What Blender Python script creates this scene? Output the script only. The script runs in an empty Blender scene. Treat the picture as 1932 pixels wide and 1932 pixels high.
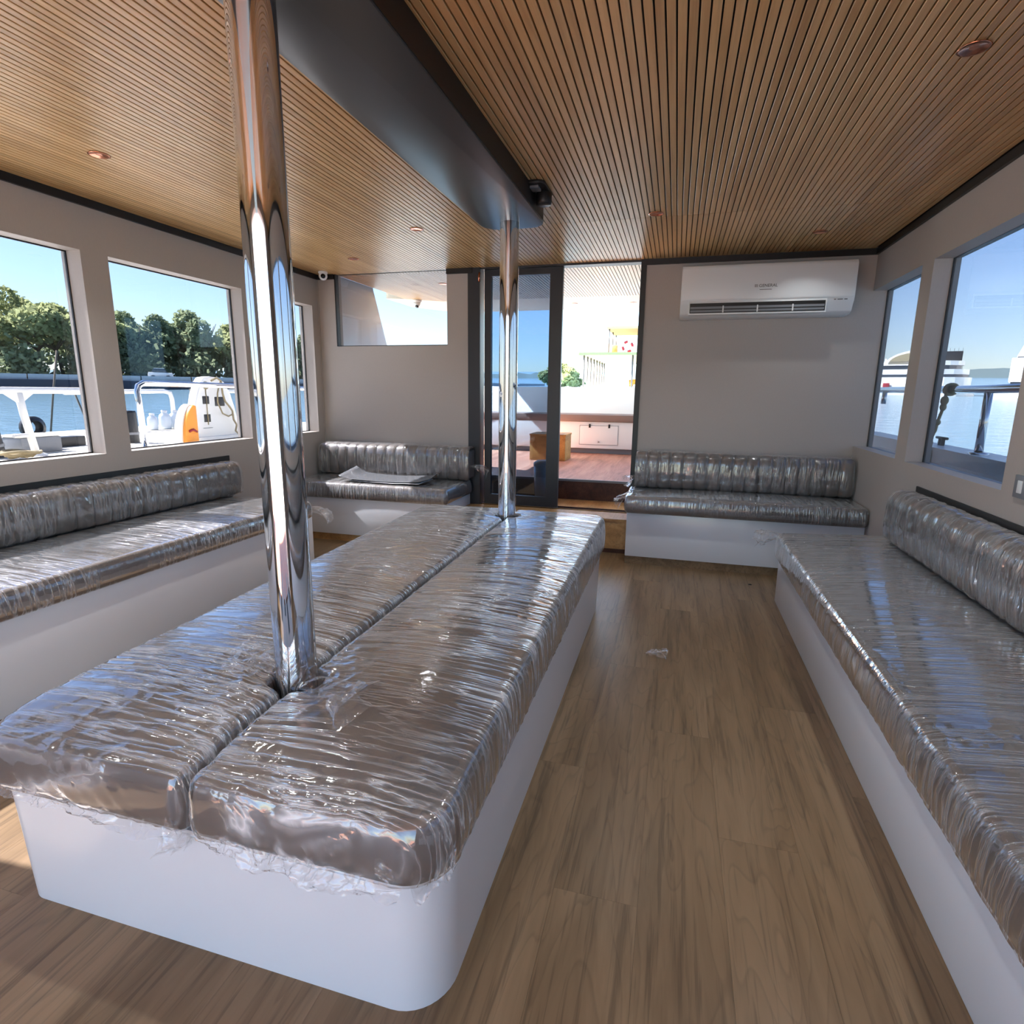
import bpy, bmesh, math, random
import numpy as np
from mathutils import Vector, Matrix
random.seed(7)
C = bpy.context.scene.collection
scn = bpy.context.scene

# ------------------------------------------------------------------ camera, sky, sun, exposure
cam = bpy.data.cameras.new('camera'); cam.sensor_width = 36.0; cam.lens = 1090.976 / 1932 * 36
cam.clip_start = 0.02; cam.clip_end = 6000
co = bpy.data.objects.new('camera', cam); C.objects.link(co)
FW = Vector((-0.26134726, 0.94358248, -0.20334628)); RT = Vector((0.96304029, 0.2691286, 0.01109976)); UP = Vector((-0.06519984, 0.19292977, 0.97904397))
m = Matrix((RT, UP, -FW)).transposed().to_4x4(); m.translation = Vector((0, 0, 1.1618)); co.matrix_world = m
scn.camera = co

SUN = Vector((-1.0, -0.08, 1.0)).normalized()
w = bpy.data.worlds.new('world'); scn.world = w; w.use_nodes = True
nt = w.node_tree; bg = nt.nodes['Background']
sky = nt.nodes.new('ShaderNodeTexSky'); sky.sky_type = 'NISHITA'; sky.sun_disc = False
sky.sun_elevation = math.asin(SUN.z); sky.sun_rotation = math.atan2(SUN.x, SUN.y)
sky.air_density = 1.0; sky.dust_density = 0.4; sky.ozone_density = 3.0
nt.links.new(sky.outputs[0], bg.inputs[0]); bg.inputs[1].default_value = 0.3
sl = bpy.data.lights.new('sun', 'SUN'); sl.energy = 28.0; sl.angle = math.radians(0.55); sl.color = (1.0, 0.93, 0.82)
so = bpy.data.objects.new('sun', sl); C.objects.link(so); so.rotation_euler = SUN.to_track_quat('Z', 'Y').to_euler()
vs = scn.view_settings; vs.view_transform = 'Standard'; vs.look = 'None'; vs.gamma = 1; vs.use_curve_mapping = False
vs.exposure = 1.35
scn.cycles.max_bounces = 12; scn.cycles.transparent_max_bounces = 24; scn.cycles.diffuse_bounces = 6; scn.cycles.glossy_bounces = 5
scn.cycles.caustics_reflective = False; scn.cycles.caustics_refractive = False
scn.cycles.sample_clamp_indirect = 6.0

# ------------------------------------------------------------------ helpers: materials
def lin(c): return tuple(((x/255)/12.92 if x/255 <= .04045 else ((x/255+.055)/1.055)**2.4) for x in c) + (1.0,)
class N:
    def __init__(s, name):
        s.m = bpy.data.materials.new(name); s.m.use_nodes = True; s.t = s.m.node_tree; s.t.nodes.clear()
        s.out = s('OutputMaterial')
    def __call__(s, typ, **k):
        n = s.t.nodes.new('ShaderNode' + typ)
        for a, v in k.items():
            if a.startswith('i_'):
                key = a[2:].replace('_', ' ')
                n.inputs[key].default_value = v
            else: setattr(n, a, v)
        return n
    def l(s, a, b): s.t.links.new(a, b)
    def coords(s, scale=(1, 1, 1), rnd=False, rot=(0, 0, 0)):
        tc = s('TexCoord'); mp = s('Mapping'); mp.inputs['Scale'].default_value = scale; mp.inputs['Rotation'].default_value = rot
        s.l(tc.outputs['Object'], mp.inputs['Vector'])
        if rnd:
            oi = s('ObjectInfo'); ml = s('Math', operation='MULTIPLY'); ml.inputs[1].default_value = 37.0
            s.l(oi.outputs['Random'], ml.inputs[0]); s.l(ml.outputs[0], mp.inputs['Location'])
        return mp.outputs[0]
    def noise(s, vec, scale=5, detail=3, rough=.5, dist=0):
        n = s('TexNoise'); n.inputs['Scale'].default_value = scale; n.inputs['Detail'].default_value = detail
        n.inputs['Roughness'].default_value = rough; n.inputs['Distortion'].default_value = dist
        if vec is not None: s.l(vec, n.inputs['Vector'])
        return n.outputs['Fac']
    def ramp(s, fac, stops):
        r = s('ValToRGB'); e = r.color_ramp.elements
        while len(e) < len(stops): e.new(.5)
        for i, (p, c) in enumerate(stops): e[i].position = p; e[i].color = c if len(c) == 4 else tuple(c) + (1,)
        s.l(fac, r.inputs[0]); return r.outputs[0]
    def bump(s, h, strength=.3, dist=.01):
        b = s('Bump'); b.inputs['Strength'].default_value = strength; b.inputs['Distance'].default_value = dist
        s.l(h, b.inputs['Height']); return b.outputs[0]
    def math(s, op, a, b=None):
        n = s('Math', operation=op)
        for i, v in enumerate((a, b)):
            if v is None: continue
            if isinstance(v, (int, float)): n.inputs[i].default_value = v
            else: s.l(v, n.inputs[i])
        return n.outputs[0]
    def schlick(s, nor=None, r0=.04):
        lw = s('LayerWeight'); lw.inputs[0].default_value = .5
        if nor is not None: s.l(nor, lw.inputs['Normal'])
        return s.math('ADD', s.math('MULTIPLY', s.math('POWER', lw.outputs['Facing'], 5.0), 1-r0), r0)
    def mix(s, f, a, b, mode='MIX'):
        n = s('Mix', data_type='RGBA', blend_type=mode)
        for k, v in ((0, f), (6, a), (7, b)):
            if isinstance(v, (int, float)): n.inputs[k].default_value = v
            elif isinstance(v, tuple): n.inputs[k].default_value = v
            else: s.l(v, n.inputs[k])
        return n.outputs[2]
def pbr(name, col, rough=.5, metal=0, spec=.5, noise=None, bump=None, coat=0, rnd=0, nscale=(1, 1, 1)):
    n = N(name); p = n('BsdfPrincipled'); n.l(p.outputs[0], n.out.inputs[0])
    c = lin(col) if max(col) > 1 else tuple(col) + (1,)
    p.inputs['Base Color'].default_value = c; p.inputs['Roughness'].default_value = rough; p.inputs['Metallic'].default_value = metal
    p.inputs['Specular IOR Level'].default_value = spec; p.inputs['Coat Weight'].default_value = coat; p.inputs['Coat Roughness'].default_value = .08
    src = None
    if noise:
        f = n.noise(n.coords(nscale), noise[0], 5, .6)
        src = n.mix(f, tuple(x*(1-noise[1]) for x in c[:3]) + (1,), tuple(min(1, x*(1+noise[1])) for x in c[:3]) + (1,))
    if rnd:
        oi = n('ObjectInfo'); hv = n('HueSaturation'); n.l(n.math('ADD', n.math('MULTIPLY', oi.outputs['Random'], rnd*2), 1-rnd), hv.inputs['Value'])
        if src is None: hv.inputs['Color'].default_value = c
        else: n.l(src, hv.inputs['Color'])
        src = hv.outputs[0]
    if src is not None: n.l(src, p.inputs['Base Color'])
    if bump:
        n.l(n.bump(n.noise(n.coords(nscale), bump[0], 4, .6), bump[1], bump[2] if len(bump) > 2 else .002), p.inputs['Normal'])
    return n.m
def wood(name, dark, mid, light, rough, spec=.5, grain=22, stretch=.07, swirl=.9, vary=.16, streak=.6, bumps=.12):
    n = N(name); p = n('BsdfPrincipled'); n.l(p.outputs[0], n.out.inputs[0])
    v = n.coords((1, stretch, 1), rnd=True)
    a = n.noise(v, grain, 5, .6, swirl)
    # cathedral growth rings: contour lines of a smooth stretched field
    fld = n.noise(n.coords((1, stretch*1.5, 1), rnd=True), 7, 2, .45, .3)
    ring = n.math('FRACT', n.math('MULTIPLY', fld, 13.0))
    ringm = n.ramp(ring, [(0, (1, 1, 1)), (.80, (.93, .93, .93)), (.93, (.74, .74, .74)), (1, (1, 1, 1))])
    fine = n.ramp(n.noise(n.coords((1, stretch*.35, 1), rnd=True), grain*7, 3, .7), [(.36, (.42, .42, .42)), (.47, (1, 1, 1))])
    base = n.ramp(a, [(.28, lin(dark)), (.5, lin(mid)), (.74, lin(light))])
    c = n.mix(streak, base, ringm, 'MULTIPLY'); c = n.mix(streak*.8, c, fine, 'MULTIPLY')
    oi = n('ObjectInfo'); hv = n('HueSaturation'); n.l(n.math('ADD', n.math('MULTIPLY', oi.outputs['Random'], vary*2), 1-vary), hv.inputs['Value'])
    n.l(c, hv.inputs['Color']); n.l(hv.outputs[0], p.inputs['Base Color'])
    p.inputs['Roughness'].default_value = rough; p.inputs['Specular IOR Level'].default_value = spec
    n.l(n.bump(n.noise(n.coords((1, stretch*.5, 1), rnd=True), grain*5, 3, .6), bumps, .0015), p.inputs['Normal'])
    return n.m
def glass(name, tint, spec=1.0):
    n = N(name); t = n('BsdfTransparent'); t.inputs[0].default_value = tuple(tint) + (1,)
    g = n('BsdfGlossy'); g.inputs['Roughness'].default_value = 0.0; g.inputs['Color'].default_value = (.9, .95, 1, 1)
    mx = n('MixShader'); n.l(n.math('MULTIPLY', n.schlick(), spec), mx.inputs[0]); n.l(t.outputs[0], mx.inputs[1]); n.l(g.outputs[0], mx.inputs[2])
    n.l(mx.outputs[0], n.out.inputs[0]); return n.m
def film(name, scale=(5, 60, 8), strength=.5, white=.16, refl=2.6, rot=0.0, seed=0.0, rough=.085):
    # clear stretch film: see-through, glossy, faintly milky where it is folded
    n = N(name)
    warp = n.noise(n.coords((1, 1, 1)), 2.2, 2, .5)
    tc = n('TexCoord'); mp = n('Mapping'); mp.inputs['Scale'].default_value = scale; mp.inputs['Rotation'].default_value = (0, 0, rot); mp.inputs['Location'].default_value = (seed, seed*1.7, seed*.6)
    n.l(tc.outputs['Object'], mp.inputs['Vector'])
    add = n('VectorMath', operation='ADD'); n.l(mp.outputs[0], add.inputs[0]); sc_ = n('VectorMath', operation='SCALE'); n.l(warp, sc_.inputs[0]); sc_.inputs['Scale'].default_value = 2.6
    n.l(sc_.outputs[0], add.inputs[1])
    a = n.noise(add.outputs[0], 1.0, 3, .55, .25)
    rid = n.math('SUBTRACT', 1.0, n.math('ABSOLUTE', n.math('SUBTRACT', n.math('MULTIPLY', a, 2.0), 1.0)))
    rid = n.math('POWER', rid, 13.0)
    mask = n.ramp(n.noise(n.coords((1, 1, 1)), 3.1, 2, .5), [(.38, (.12, .12, .12)), (.62, (1, 1, 1))])
    ridm = n.math('MULTIPLY', rid, mask)
    b = n.noise(n.coords((1, 1, 1)), 34, 3, .6)
    h = n.math('ADD', ridm, n.math('MULTIPLY', b, .12))
    nor = n.bump(h, strength, .004)
    t = n('BsdfTransparent'); t.inputs[0].default_value = (.97, .97, .97, 1)
    g = n('BsdfGlossy'); g.inputs['Roughness'].default_value = rough; g.inputs['Color'].default_value = (1, 1, 1, 1); n.l(nor, g.inputs['Normal'])
    mx = n('MixShader'); fac = n.math('MINIMUM', n.math('MULTIPLY', n.schlick(nor, .045), refl), .9); n.l(fac, mx.inputs[0]); n.l(t.outputs[0], mx.inputs[1]); n.l(g.outputs[0], mx.inputs[2])
    d = n('BsdfDiffuse'); d.inputs[0].default_value = (.85, .86, .88, 1); n.l(nor, d.inputs['Normal'])
    m2 = n('MixShader'); n.l(n.math('ADD', n.math('MULTIPLY', ridm, white), .03), m2.inputs[0]); n.l(mx.outputs[0], m2.inputs[1]); n.l(d.outputs[0], m2.inputs[2])
    n.l(m2.outputs[0], n.out.inputs[0]); return n.m
def leafmat(name, c1, c2):
    n = N(name); d = n('BsdfDiffuse'); t = n('BsdfTranslucent'); mx = n('MixShader'); mx.inputs[0].default_value = .45
    v = n.ramp(n.noise(n.coords(), .55, 4, .65), [(.3, lin(c1)), (.7, lin(c2))])
    n.l(v, d.inputs[0]); n.l(v, t.inputs[0]); n.l(d.outputs[0], mx.inputs[1]); n.l(t.outputs[0], mx.inputs[2]); n.l(mx.outputs[0], n.out.inputs[0]); return n.m

M = {}
M['floor'] = wood('oak_vinyl', (100, 80, 56), (124, 101, 74), (142, 118, 90), .36, .4, 9, .10, .7, .015, .7)
M['riser'] = wood('oak_riser', (150, 112, 70), (184, 145, 96), (205, 168, 118), .45, .4, 9, .3, .7, .05, .4)
M['slat'] = wood('slat_veneer', (176, 140, 90), (198, 163, 111), (214, 183, 134), .33, .5, 14, .05, .5, .10, .22)
M['deckwood'] = wood('cockpit_teak', (140, 92, 74), (176, 122, 100), (196, 146, 122), .5, .4, 10, .12, .6, .08, .5)
M['darkwood'] = wood('dark_riser', (58, 36, 28), (80, 50, 38), (98, 64, 48), .45, .4, 12, 2.0, .6, .05, .5)
M['black'] = pbr('black_trim', (13, 13, 14), .45)
M['groove'] = pbr('groove_backing', (16, 13, 11), .8)
M['beam'] = pbr('charcoal_panel', (58, 60, 62), .30, noise=(1.2, .12))
M['laminate'] = pbr('taupe_laminate', (172, 164, 157), .55, noise=(260, .06), bump=(420, .06, .001), nscale=(1, 1, .25))
M['gel'] = pbr('white_gelcoat', (218, 223, 229), .28, coat=.3, bump=(3, .03, .01))
M['white'] = pbr('white_plastic', (226, 228, 228), .35)
M['steel'] = pbr('polished_steel', (205, 207, 210), .035, 1, noise=(18, .05), bump=(7, .02, .004), nscale=(1, 1, .08))
M['copper'] = pbr('copper_reflector', (214, 140, 108), .18, 1)
M['vinyl'] = pbr('taupe_vinyl', (94, 87, 83), .5, noise=(3, .08), bump=(260, .18, .001))
M['frame'] = pbr('anthracite_frame', (40, 42, 46), .4)
M['glass'] = glass('window_glass', (.475, .485, .525))
M['blueglass'] = glass('door_glass', (.34, .41, .50))
M['clear'] = glass('back_glass', (.60, .62, .65))
M['film_y'] = film('film_across', (2.2, 44, 5), .6, .25, 3.6, rough=.05)
M['film_isl'] = film('film_island', (2.6, 48, 6), .95, .75, 2.8, .22, 3.1)
M['film_x'] = film('film_along', (52, 2.2, 5), .7, .25, 2.6)
M['film_v'] = film('film_backrest', (46, 8, 5), .6, .2, 2.2, .35, 5.0)
M['film_loose'] = film('film_loose', (26, 26, 26), .9, .16, 1.6)
M['sheet'] = pbr('dark_sheet', (96, 98, 102), .16)
M['paper'] = pbr('pale_sheet', (206, 210, 214), .3)
M['darkplastic'] = pbr('dark_plastic', (28, 29, 31), .4)
M['lens'] = pbr('camera_lens', (6, 6, 8), .08)
M['grey'] = pbr('grey_plastic', (120, 124, 130), .4)
M['print'] = pbr('grey_print', (86, 86, 84), .5)
M['paint'] = pbr('white_boat_paint', (232, 232, 228), .35, noise=(2, .04))
M['shade'] = pbr('dark_window', (50, 62, 76), .12)
M['rope'] = pbr('hemp_rope', (150, 136, 104), .85, bump=(90, .6, .003))
M['orange'] = pbr('orange_plastic', (232, 150, 44), .45)
M['red'] = pbr('red_paint', (150, 30, 46), .5)
M['quay'] = pbr('quay_stone', (58, 62, 72), .85, noise=(.6, .35))
M['barrier'] = pbr('pale_barrier', (176, 178, 180), .8, noise=(.5, .15))
M['pontoon'] = pbr('pontoon_deck', (214, 206, 190), .7, noise=(6, .1))
M['jug'] = pbr('jug_plastic', (214, 224, 232), .2)
M['bark'] = pbr('bark', (104, 92, 78), .9, noise=(4, .3))
M['leafA'] = leafmat('leaf_olive', (124, 134, 92), (188, 192, 142))  # both leaf tones are lightened and greyed to stand for distance haze
M['leafB'] = leafmat('leaf_dark', (104, 120, 96), (168, 178, 138))
M['hill'] = pbr('hill_scrub', (74, 92, 96), .9, noise=(.05, .3))
M['green'] = pbr('green_roof_edge', (120, 132, 92), .6)
M['tan'] = pbr('tan_canopy', (150, 138, 108), .7)
M['pole'] = pbr('thin_pole', (96, 92, 90), .5)
M['cream'] = pbr('cream_overhang', (226, 214, 194), .5)
M['cushion_out'] = pbr('cockpit_cushion', (128, 106, 96), .6)
M['box'] = wood('box_wood', (150, 108, 56), (186, 140, 78), (206, 164, 98), .5, .4, 10, .3, .5, .05, .4)
def sea_mat():
    n = N('sea_water'); p = n('BsdfPrincipled'); n.l(p.outputs[0], n.out.inputs[0])
    p.inputs['Base Color'].default_value = lin((104, 134, 150)); p.inputs['Roughness'].default_value = .12; p.inputs['IOR'].default_value = 1.33
    a = n.noise(n.coords((.5, 1.2, 1)), 1.5, 4, .6); b = n.noise(n.coords((1, 1, 1)), 7, 3, .6)
    n.l(n.bump(n.math('ADD', a, n.math('MULTIPLY', b, .25)), .55, .25), p.inputs['Normal']); return n.m
M['sea'] = sea_mat()

# ------------------------------------------------------------------ helpers: geometry
class MB:
    def __init__(s): s.v = []; s.f = []; s.sm = []
    def add(s, vs, fs, smooth=False):
        o = len(s.v); s.v += [tuple(p) for p in vs]; s.f += [tuple(i+o for i in f) for f in fs]; s.sm += [smooth]*len(fs); return s
    def box(s, x0, x1, y0, y1, z0, z1):
        return s.add([(x0,y0,z0),(x1,y0,z0),(x1,y1,z0),(x0,y1,z0),(x0,y0,z1),(x1,y0,z1),(x1,y1,z1),(x0,y1,z1)],
                     [(0,3,2,1),(4,5,6,7),(0,1,5,4),(1,2,6,5),(2,3,7,6),(3,0,4,7)])
    def prism(s, poly, axis, a, b, smooth=False):
        # poly: counter-clockwise 2D points in the other two axes (order x,y,z without axis)
        n = len(poly)
        def P(p, t): return {'x': (t, p[0], p[1]), 'y': (p[0], t, p[1]), 'z': (p[0], p[1], t)}[axis]
        vs = [P(p, a) for p in poly] + [P(p, b) for p in poly]
        fs = [tuple(range(n))[::-1], tuple(range(n, 2*n))]
        s.add(vs, fs); o = len(s.v) - 2*n
        for i in range(n):
            j = (i+1) % n; s.f.append((o+i, o+j, o+n+j, o+n+i)); s.sm.append(smooth)
        return s
    def tube(s, pts, r, seg=10, cap=True, rs=None):
        pts = [Vector(p) for p in pts]; n = len(pts); rings = []; up = Vector((0, 0, 1)); prev = None
        for i, p in enumerate(pts):
            d = (pts[min(i+1, n-1)] - pts[max(i-1, 0)]).normalized()
            a = (prev if prev is not None else (up if abs(d.z) < .9 else Vector((1, 0, 0))))
            b = d.cross(a).normalized(); a = b.cross(d).normalized(); prev = a
            rr = rs[i] if rs else r
            rings.append([p + rr*(math.cos(t)*a + math.sin(t)*b) for t in [2*math.pi*k/seg for k in range(seg)]])
        vs = [q for R in rings for q in R]; fs = []
        for i in range(n-1):
            for k in range(seg):
                l = (k+1) % seg; fs.append((i*seg+k, i*seg+l, (i+1)*seg+l, (i+1)*seg+k))
        s.add(vs, fs, True)
        if cap:
            o = len(s.v) - len(vs); s.f.append(tuple(o+k for k in range(seg))[::-1]); s.f.append(tuple(o+(n-1)*seg+k for k in range(seg))); s.sm += [False]*2
        return s
    def lathe(s, prof, c=(0, 0, 0), seg=20, axis='z', arc=2*math.pi):
        # prof: list of (radius, height)
        vs = []; full = abs(arc - 2*math.pi) < 1e-6; m_ = seg if full else seg+1
        for r, h in prof:
            for k in range(m_):
                t = arc*k/seg; a, b = r*math.cos(t), r*math.sin(t)
                q = {'z': (a, b, h), 'y': (a, h, b), 'x': (h, a, b)}[axis]
                vs.append((c[0]+q[0], c[1]+q[1], c[2]+q[2]))
        fs = []
        for i in range(len(prof)-1):
            for k in range(seg):
                l = (k+1) % m_; fs.append((i*m_+k, i*m_+l, (i+1)*m_+l, (i+1)*m_+k))
        return s.add(vs, fs, True)
    def ball(s, c, r, seg=12, rz=None):
        rz = rz or r; return s.lathe([(r*math.sin(math.pi*i/8)+1e-5, -rz*math.cos(math.pi*i/8)) for i in range(9)], c, seg)
    def build(s, name, mat, parent=None, bevel=0, segs=2, loc=None, recalc=True):
        me = bpy.data.meshes.new(name); me.from_pydata(s.v, [], s.f); me.polygons.foreach_set('use_smooth', s.sm)
        if recalc or bevel:
            bm = bmesh.new(); bm.from_mesh(me)
            if recalc: bmesh.ops.recalc_face_normals(bm, faces=bm.faces)
            if bevel:
                es = [e for e in bm.edges if len(e.link_faces) == 2 and e.calc_face_angle(0) > .6]
                bmesh.ops.bevel(bm, geom=es, offset=bevel, segments=segs, profile=.6, affect='EDGES', clamp_overlap=True)
                for f in bm.faces: f.smooth = True
            bm.to_mesh(me); bm.free()
            if bevel:
                me.set_sharp_from_angle(angle=math.radians(38))
        me.materials.append(mat)
        o = bpy.data.objects.new(name, me); C.objects.link(o)
        if parent: o.parent = parent
        if loc: o.location = loc
        return o
def mesh_np(name, V, F, mat, parent=None, smooth=True):
    V = np.asarray(V, np.float32); F = np.asarray(F, np.int32); k = F.shape[1]
    me = bpy.data.meshes.new(name); me.vertices.add(len(V)); me.vertices.foreach_set('co', V.ravel())
    me.loops.add(F.size); me.loops.foreach_set('vertex_index', F.ravel()); me.polygons.add(len(F))
    me.polygons.foreach_set('loop_start', np.arange(0, F.size, k)); me.polygons.foreach_set('loop_total', np.full(len(F), k))
    me.polygons.foreach_set('use_smooth', np.full(len(F), smooth)); me.update(calc_edges=True); me.materials.append(mat)
    o = bpy.data.objects.new(name, me); C.objects.link(o)
    if parent: o.parent = parent
    return o
def tag(o, label, cat, group=None, kind=None):
    o['label'] = label; o['category'] = cat
    if group: o['group'] = group
    if kind: o['kind'] = kind
    return o
def thing(name, label, cat, loc=(0, 0, 0), rz=0, group=None):
    o = bpy.data.objects.new(name, None); C.objects.link(o); o.location = loc; o.rotation_euler = (0, 0, rz); o.empty_display_size = .1
    return tag(o, label, cat, group)
def struct(o, label=None, cat=None):
    o['kind'] = 'structure'
    if label: o['label'] = label
    if cat: o['category'] = cat
    return o
def copyobj(o, parent=None, loc=None):
    c = o.copy(); C.objects.link(c); c.parent = parent
    if loc is not None: c.location = loc
    return c

# numpy value noise
def _h(i, j, s):
    n = (i*374761393 + j*668265263 + s*1442695041) & 0xffffffff; n = ((n ^ (n >> 13))*1274126177) & 0xffffffff; n = n ^ (n >> 16)
    return (n & 0xffffff)/float(0xffffff)
def vn(x, y, s=0):
    x = np.asarray(x, float); y = np.asarray(y, float); i = np.floor(x).astype(np.int64); j = np.floor(y).astype(np.int64); fx = x-i; fy = y-j
    fx = fx*fx*fx*(fx*(fx*6-15)+10); fy = fy*fy*fy*(fy*(fy*6-15)+10)
    return (_h(i,j,s)*(1-fx)+_h(i+1,j,s)*fx)*(1-fy)+(_h(i,j+1,s)*(1-fx)+_h(i+1,j+1,s)*fx)*fy
def ridge(x, y, s=0, p=4): return (1-np.abs(2*vn(x, y, s)-1))**p
def wrinkles(p, q, seed=0, amp=.003, slant=.15, crumple=None):
    """p along the cushion, q across it: film pulled taut, so its folds run across"""
    wob = (vn(p*1.3, q*2.2, seed+9)-.5)*.28
    a = ridge((p+slant*q+wob*.6)*24, q*.7+3, seed, 6)*vn(p*2.3, q*1.9, seed+1)
    b = ridge((p+slant*1.5*q+wob*.8)*52, q*1.1, seed+2, 7)*.5*vn(p*3.1+7, q*2.5, seed+3)
    d = amp*(a+b)
    if crumple is not None:
        c = ridge(p*22+vn(p*9, q*9, seed+4)*3, q*22, seed+5, 3)*.8+ridge(p*45, q*40+vn(p*15, q*12, seed+7)*3, seed+6, 3)*.5
        d = d + crumple*c
    return d

def cushion(x0, x1, y0, y1, z0, z1, R=.04, r=.03, crown=.012, step=.02, o=0.0, bulge=.006, notch=None, disp=None, sag=None, skirt=0.0):
    """soft box cushion; R plan corner radius, r edge radius, o outward offset (film), notch [(y, radius, side)], disp(X,Y,q,nz)->out offset"""
    RL, RR_ = (R if isinstance(R, tuple) else (R, R)); RL += o; RR_ += o; x0 -= o; x1 += o; y0 -= o; y1 += o; z1 += o; r = r+o
    def axis(a, b, ra, rb):
        n = max(4, int((b-a-ra-rb)/step)); e = max(5, int(max(ra, rb)/.007))
        t = np.linspace(0, 1, e+1)[:-1]
        return np.concatenate([a+t*ra, np.linspace(a+ra, b-rb, n+1), (b-t*rb)[::-1]])
    Rm = max(RL, RR_); xs = axis(x0, x1, RL, RR_); ys = axis(y0, y1, Rm, Rm)
    if RL != RR_: ys = np.unique(np.round(np.concatenate([ys, y0+np.linspace(0, min(RL, RR_), 6), y1-np.linspace(0, min(RL, RR_), 6)]), 6))
    nx, ny = len(xs), len(ys)
    X, Y = np.meshgrid(xs, ys, indexing='ij')
    R = np.where(X < (x0+x1)/2, RL, RR_)
    dx = np.where(X < x0+R, X-(x0+R), np.where(X > x1-R, X-(x1-R), 0)); dy = np.where(Y < y0+R, Y-(y0+R), np.where(Y > y1-R, Y-(y1-R), 0))
    mm = np.maximum(np.abs(dx), np.abs(dy)); L = np.hypot(dx, dy)+1e-9; ux, uy = dx/L, dy/L
    corner = (np.abs(dx) > 1e-9) & (np.abs(dy) > 1e-9)
    PX = np.where(corner, X-dx+ux*mm, X); PY = np.where(corner, Y-dy+uy*mm, Y); e = R-mm
    ex = np.minimum(PX-x0, x1-PX); ey = np.minimum(PY-y0, y1-PY); e = np.where(mm > 0, np.minimum(e, np.minimum(ex, ey)), np.minimum(ex, ey))
    side = np.clip(r-e, 0, r)/r; nzv = np.sqrt(np.maximum(0, 1-side**2))
    Z = z1-r*(1-nzv)+crown*(1-np.abs(2*(PX-(x0+x1)/2)/(x1-x0))**2.2)*(1-np.abs(2*(PY-(y0+y1)/2)/(y1-y0))**8)
    if sag is not None: Z = Z+sag(PX, PY)
    nxv, nyv = ux*side, uy*side
    d = disp(PX, PY, np.zeros_like(PX)) if disp is not None else 0
    def shift(PX, PY):
        if not notch: return PX
        for yc, rad, sd in notch:
            k = np.sqrt(np.maximum(0, rad**2-(PY-yc)**2)); edge = x1 if sd > 0 else x0
            PX = PX-sd*k*np.clip(1-np.abs(edge-PX)/.16, 0, 1)
        return PX
    V = [np.stack([shift(PX, PY)+nxv*d, PY+nyv*d, Z+nzv*d], -1).reshape(-1, 3)]
    idx = np.arange(nx*ny).reshape(nx, ny); F = [np.stack([idx[:-1,:-1], idx[1:,:-1], idx[1:,1:], idx[:-1,1:]], -1).reshape(-1, 4)]
    loop = np.concatenate([idx[:,0], idx[-1,1:], idx[::-1,-1][1:], idx[0,::-1][1:-1]])
    bx, by, bz = PX.ravel()[loop], PY.ravel()[loop], Z.ravel()[loop]; bnx, bny = ux.ravel()[loop], uy.ravel()[loop]
    rows = 7; prev = loop; base = nx*ny
    zb = z0-skirt
    for k in range(1, rows+1):
        t = k/rows; z = bz+(zb-bz)*t; bl = bulge*math.sin(math.pi*t)
        dd = disp(bx, by, (bz-z)) if disp is not None else 0
        inw = .012*max(0, (t-.85)/.15)
        V.append(np.stack([shift(bx, by)+bnx*(bl+dd-inw), by+bny*(bl+dd-inw), z+0*bx], -1)); cur = base+np.arange(len(loop)); base += len(loop)
        a, b = prev, np.roll(prev, -1); c_, d_ = np.roll(cur, -1), cur
        F.append(np.stack([a, d_, c_, b], -1)); prev = cur
    # close underneath with a fan
    V.append(np.array([[(x0+x1)/2, (y0+y1)/2, zb]])); ce = base
    F.append(np.stack([prev, np.full(len(prev), ce), np.roll(prev, -1), np.roll(prev, -1)], -1))
    V = np.concatenate(V); Q = np.concatenate(F[:-1]); T = F[-1][:, :3]
    return V, Q, T
def build_cushion(name, mat, parent, closed=True, **k):
    V, Q, T = cushion(**k)
    if closed:  # triangles as degenerate-free: add via second pass
        me = bpy.data.meshes.new(name); nq, ntr = len(Q), len(T)
        me.vertices.add(len(V)); me.vertices.foreach_set('co', V.astype(np.float32).ravel())
        me.loops.add(nq*4+ntr*3); me.loops.foreach_set('vertex_index', np.concatenate([Q.ravel(), T.ravel()]).astype(np.int32))
        me.polygons.add(nq+ntr); me.polygons.foreach_set('loop_start', np.concatenate([np.arange(nq)*4, nq*4+np.arange(ntr)*3]).astype(np.int32))
        me.polygons.foreach_set('loop_total', np.concatenate([np.full(nq, 4), np.full(ntr, 3)]).astype(np.int32))
        me.polygons.foreach_set('use_smooth', np.full(nq+ntr, True)); me.update(calc_edges=True); me.materials.append(mat)
        ob = bpy.data.objects.new(name, me); C.objects.link(ob); ob.parent = parent; return ob
    return mesh_np(name, V[:-1], Q, mat, parent)
def flap(name, mat, parent, a, b, drop, seed, out=(0, -1, 0), nu=60, nv=14, amp=.012, fade=True):
    """loose crumpled strip of film hanging from the line a-b"""
    a, b, out = Vector(a), Vector(b), Vector(out); u = np.linspace(0, 1, nu); v = np.linspace(0, 1, nv); U, W = np.meshgrid(u, v, indexing='ij')
    h = drop*(.35+.9*vn(U*6, U*0, seed))*(np.sin(np.pi*np.clip(U, .02, .98))**.4 if fade else 1)
    ln = (b-a).length
    dn = amp*(ridge(U*ln*22+W, W*2, seed+1, 2)+ridge(U*ln*50, W*5+U*9, seed+2, 2)*.6)*(W*.9+.1)+.02*W*vn(U*5, W*2, seed+3)
    P = np.stack([a[i]+(b-a)[i]*U+out[i]*dn+(0 if i < 2 else -h*W) for i in range(3)], -1).reshape(-1, 3)
    idx = np.arange(nu*nv).reshape(nu, nv); F = np.stack([idx[:-1,:-1], idx[1:,:-1], idx[1:,1:], idx[:-1,1:]], -1).reshape(-1, 4)
    return mesh_np(name, P, F, mat, parent)
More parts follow.
